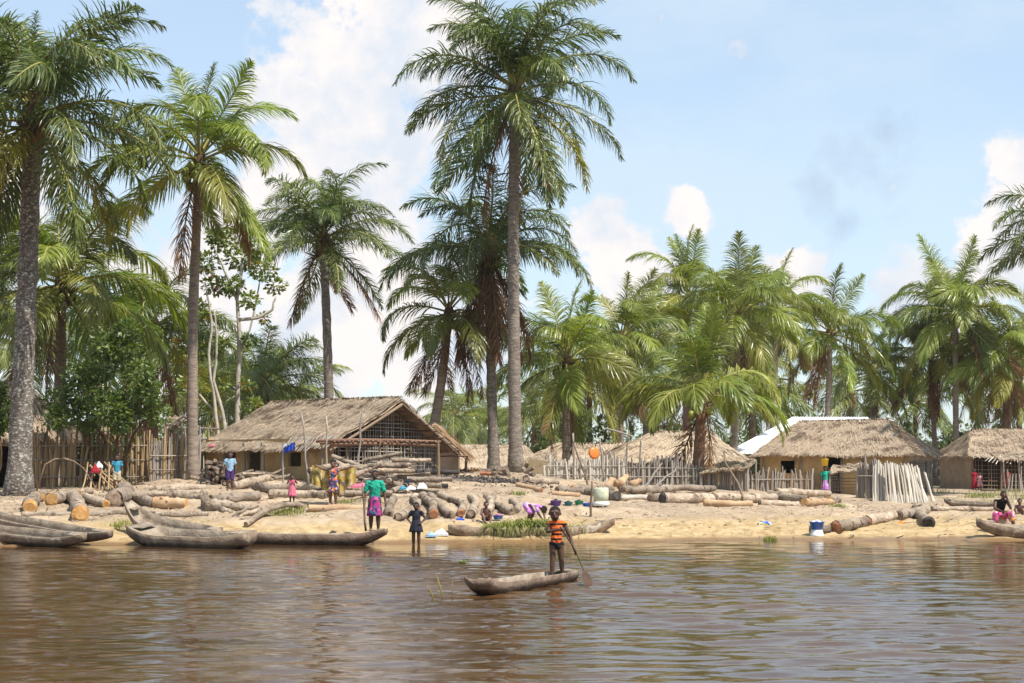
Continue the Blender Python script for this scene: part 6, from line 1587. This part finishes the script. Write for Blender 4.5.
# boy on the log
lg = GP(230, 503); b = lg + V((0, 0, 12 / F * lg.y * .93)); b = V((XatY(230, lg.y), lg.y, b.z)); H_ = 38.5 * b.y / F
b.z = P(230, 490.5, lg.y).z
person('boy in pale blue shirt and purple shorts standing on the dark log', b, H_, R(10), dict(), [('shirt', 'shirt', 'cloth_paleblue', dict(sleeve=.6)), ('shorts', 'shorts', 'cloth_purple', dict(len=.85))], headk=1.2, voxel=.0085)
# child at the fence
b = GY(117, 52.6); H_ = 36 * b.y / F
person('child in blue shirt and pale shorts standing before the bamboo fence', b, H_, R(8), dict(wrA=(-.13, .08, .55)), [('shirt', 'shirt', 'cloth_teal', dict(sleeve=.5)), ('shorts', 'shorts', 'cloth_khaki', dict(len=.8))], headk=1.22, voxel=.0085)
# bathing child
b = GP(486, 522); H_ = .95; SIT = dict(pel=(0, -.05, .08), waist=(0, -.04, .17), chest=(0, -.02, .28), sho=(0, -.01, .345), neck=(0, 0, .39), head=(0, .02, .475), hipA=(-.055, -.04, .08), hipB=(.055, -.04, .08), kneeA=(-.12, .16, .22), kneeB=(.12, .16, .22), ankA=(-.08, .25, .04), ankB=(.08, .25, .04),
    shA=(-.108, -.01, .34), shB=(.108, -.01, .34), elA=(-.15, .06, .21), elB=(.16, .06, .22), wrA=(-.08, .17, .17), wrB=(.12, .18, .20))
person('bare child sitting and washing beside the blue basin', b, H_, R(10), SIT, [('briefs', 'shorts', 'cloth_navy', dict(len=.2))], headk=1.30, skin='skin_red', voxel=.0085)
# bent washer
b = GP(531, 520); b = GY(531, b.y - .3); H_ = 1.25; y_ = R(62)
person('washer in mauve print bending low over the bank', b, H_, y_, dict(pel=(0, -.10, .36), waist=(0, .0, .385), chest=(0, .12, .37), sho=(0, .19, .34), neck=(0, .24, .315), head=(0, .31, .27), hipA=(-.055, -.10, .35), hipB=(.055, -.10, .35), kneeA=(-.07, .02, .20), kneeB=(.07, .02, .20), ankA=(-.07, -.05, .04), ankB=(.07, -.05, .04),
    shA=(-.105, .19, .335), shB=(.105, .19, .335), elA=(-.13, .24, .19), elB=(.13, .24, .19), wrA=(-.06, .30, .07), wrB=(.06, .30, .07)),
    [('blouse', 'shirt', 'print_mauve', dict(sleeve=.6)), ('wrapper', 'shorts', 'print_mauve', dict(len=.9))], headk=1.1, voxel=.0095, tilt=.9)
# person with yellow bucket on the head
b = GY(825, 71.0); H_ = 1.22
t, j, W_ = person('person in green and patterned wrap carrying a yellow bucket on the head', b, H_, R(-10), dict(elB=(.16, .0, .80), wrB=(.10, .03, .94), elA=(-.15, 0, .64)), [('shirt', 'shirt', 'cloth_green', dict(sleeve=.5)), ('skirt', 'skirt', 'print_mauve', dict(top=.58, hem=.18, flare=.12))], headk=1.1, voxel=.011)
mb = MB(); c = j['head'] + V((0, 0, .085 * H_ + .01)); lathe(mb, c, [(.001, 0), (.115, 0), (.15, .27), (.16, .275), (.16, .29), (.14, .29), (.108, .02), (.001, .02)], 20); solo('bucket', mb, MATS['plastic_yellow'], c, 'yellow bucket carried on a head before the dark doorway', 'bucket')
bundle('blue bundle hung by the doorway of the hip-roofed hut', 0, 0, 5, 8, 'cloth_blue', pt=GY(819, 70.6), seed=21)
# pair in the far hut yard
b = GY(974, 90.5); H_ = 21.5 * 90.5 / F
person('girl in long red dress before the end hut', b, H_, R(20), dict(elB=(.17, .05, .66), wrB=(.14, .12, .62)), [('dress_top', 'shirt', 'cloth_red', dict(sleeve=.6)), ('dress_skirt', 'skirt', 'cloth_red', dict(top=.62, hem=.08, flare=.15))], headk=1.15, voxel=.011)
b = GY(979.5, 89.6); H_ = 18 * 89.6 / F
person('small child in light pink dress beside the girl in red', b, H_, R(-10), dict(), [('dress_top', 'shirt', 'cloth_lightpink', dict(sleeve=.5)), ('dress_skirt', 'skirt', 'cloth_lightpink', dict(top=.64, hem=.22, flare=.14))], headk=1.3, voxel=.011)
b = GY(1007, 91.4); person('figure in red in the doorway of the end hut', b, 1.15, R(-10), dict(), [('dress_top', 'shirt', 'cloth_red', dict(sleeve=.5)), ('dress_skirt', 'skirt', 'cloth_red', dict(top=.62, hem=.22, flare=.13))], headk=1.2, voxel=.012)
# seated person on the canoe at right
cz = GP(1000, 531); H_ = 1.42; b = V((XatY(1000, cz.y), cz.y, cz.z))
seat = dict(pel=(0, -.12, .30), waist=(0, -.09, .39), chest=(.01, -.03, .49), sho=(.02, .0, .56), neck=(.03, .03, .60), head=(.045, .06, .675), hipA=(-.06, -.10, .29), hipB=(.06, -.10, .29), kneeA=(-.12, .14, .31), kneeB=(.15, .14, .31), ankA=(-.14, .16, .04), ankB=(.22, .16, .05),
            shA=(-.09, .0, .55), shB=(.125, .0, .555), elA=(-.13, .10, .43), wrA=(-.02, .20, .37), elB=(.16, .12, .43), wrB=(.10, .10, .62))
person('person in black top and pink-yellow wrap sitting with head propped on a hand', b, H_, R(-6), seat, [('top', 'vest', 'cloth_black'), ('wrap', 'lap', 'print_pinkyellow')], headk=1.05, voxel=.0085, hdB=(-.3, 0, .9), skin='skin')
mb = MB(); sb = b + fwd(R(-6)) * (-.17 * H_); mb.box((sb.x, sb.y, b.z + .10), .55, .34, .44, Matrix.Rotation(.1, 3, 'Z')); solo('timber_block', mb, MATS['bark'], (sb.x, sb.y, b.z), 'squared timber block under the seated person', 'timber', None, False)
b = GY(1019, 49.6); person('bare child sitting behind the canoe at the right edge', b, 1.0, R(-15), SIT, [('briefs', 'shorts', 'cloth_navy', dict(len=.2))], headk=1.25, voxel=.009, skin='skin_red')
# figure half hidden behind the stick heap at the fence
b = GY(95, 53.6); person('figure in dark clothes crouching behind the stick heap at the fence', b, 1.3, R(25), {k: (v[0], v[1], v[2] + .12) for k, v in SIT.items() if not k.startswith('ank')} | dict(ankA=(-.08, .10, .04), ankB=(.08, .10, .04)), [('shirt', 'shirt', 'cloth_navy', dict(sleeve=.7)), ('shorts', 'shorts', 'cloth_navy', dict(len=.7))], headk=1.1, voxel=.010)

# ------------------------------------------------------------------ the air
mb = MB(); mb.box((0, 850, 10.2), 2000, 2500, 27.6)
m = bpy.data.materials.new('haze_air'); m.use_nodes = True; nt = m.node_tree; nt.nodes.clear()
pv = nt.nodes.new('ShaderNodeVolumePrincipled'); pv.inputs['Color'].default_value = (.86, .91, .97, 1); pv.inputs['Density'].default_value = .00014; pv.inputs['Anisotropy'].default_value = .2
mo_ = nt.nodes.new('ShaderNodeOutputMaterial'); nt.links.new(pv.outputs[0], mo_.inputs['Volume'])
hz = link('haze', mb.mesh('haze', m, False)); props(hz, 'thin pale haze over the river and grove', 'haze', None, 'stuff')
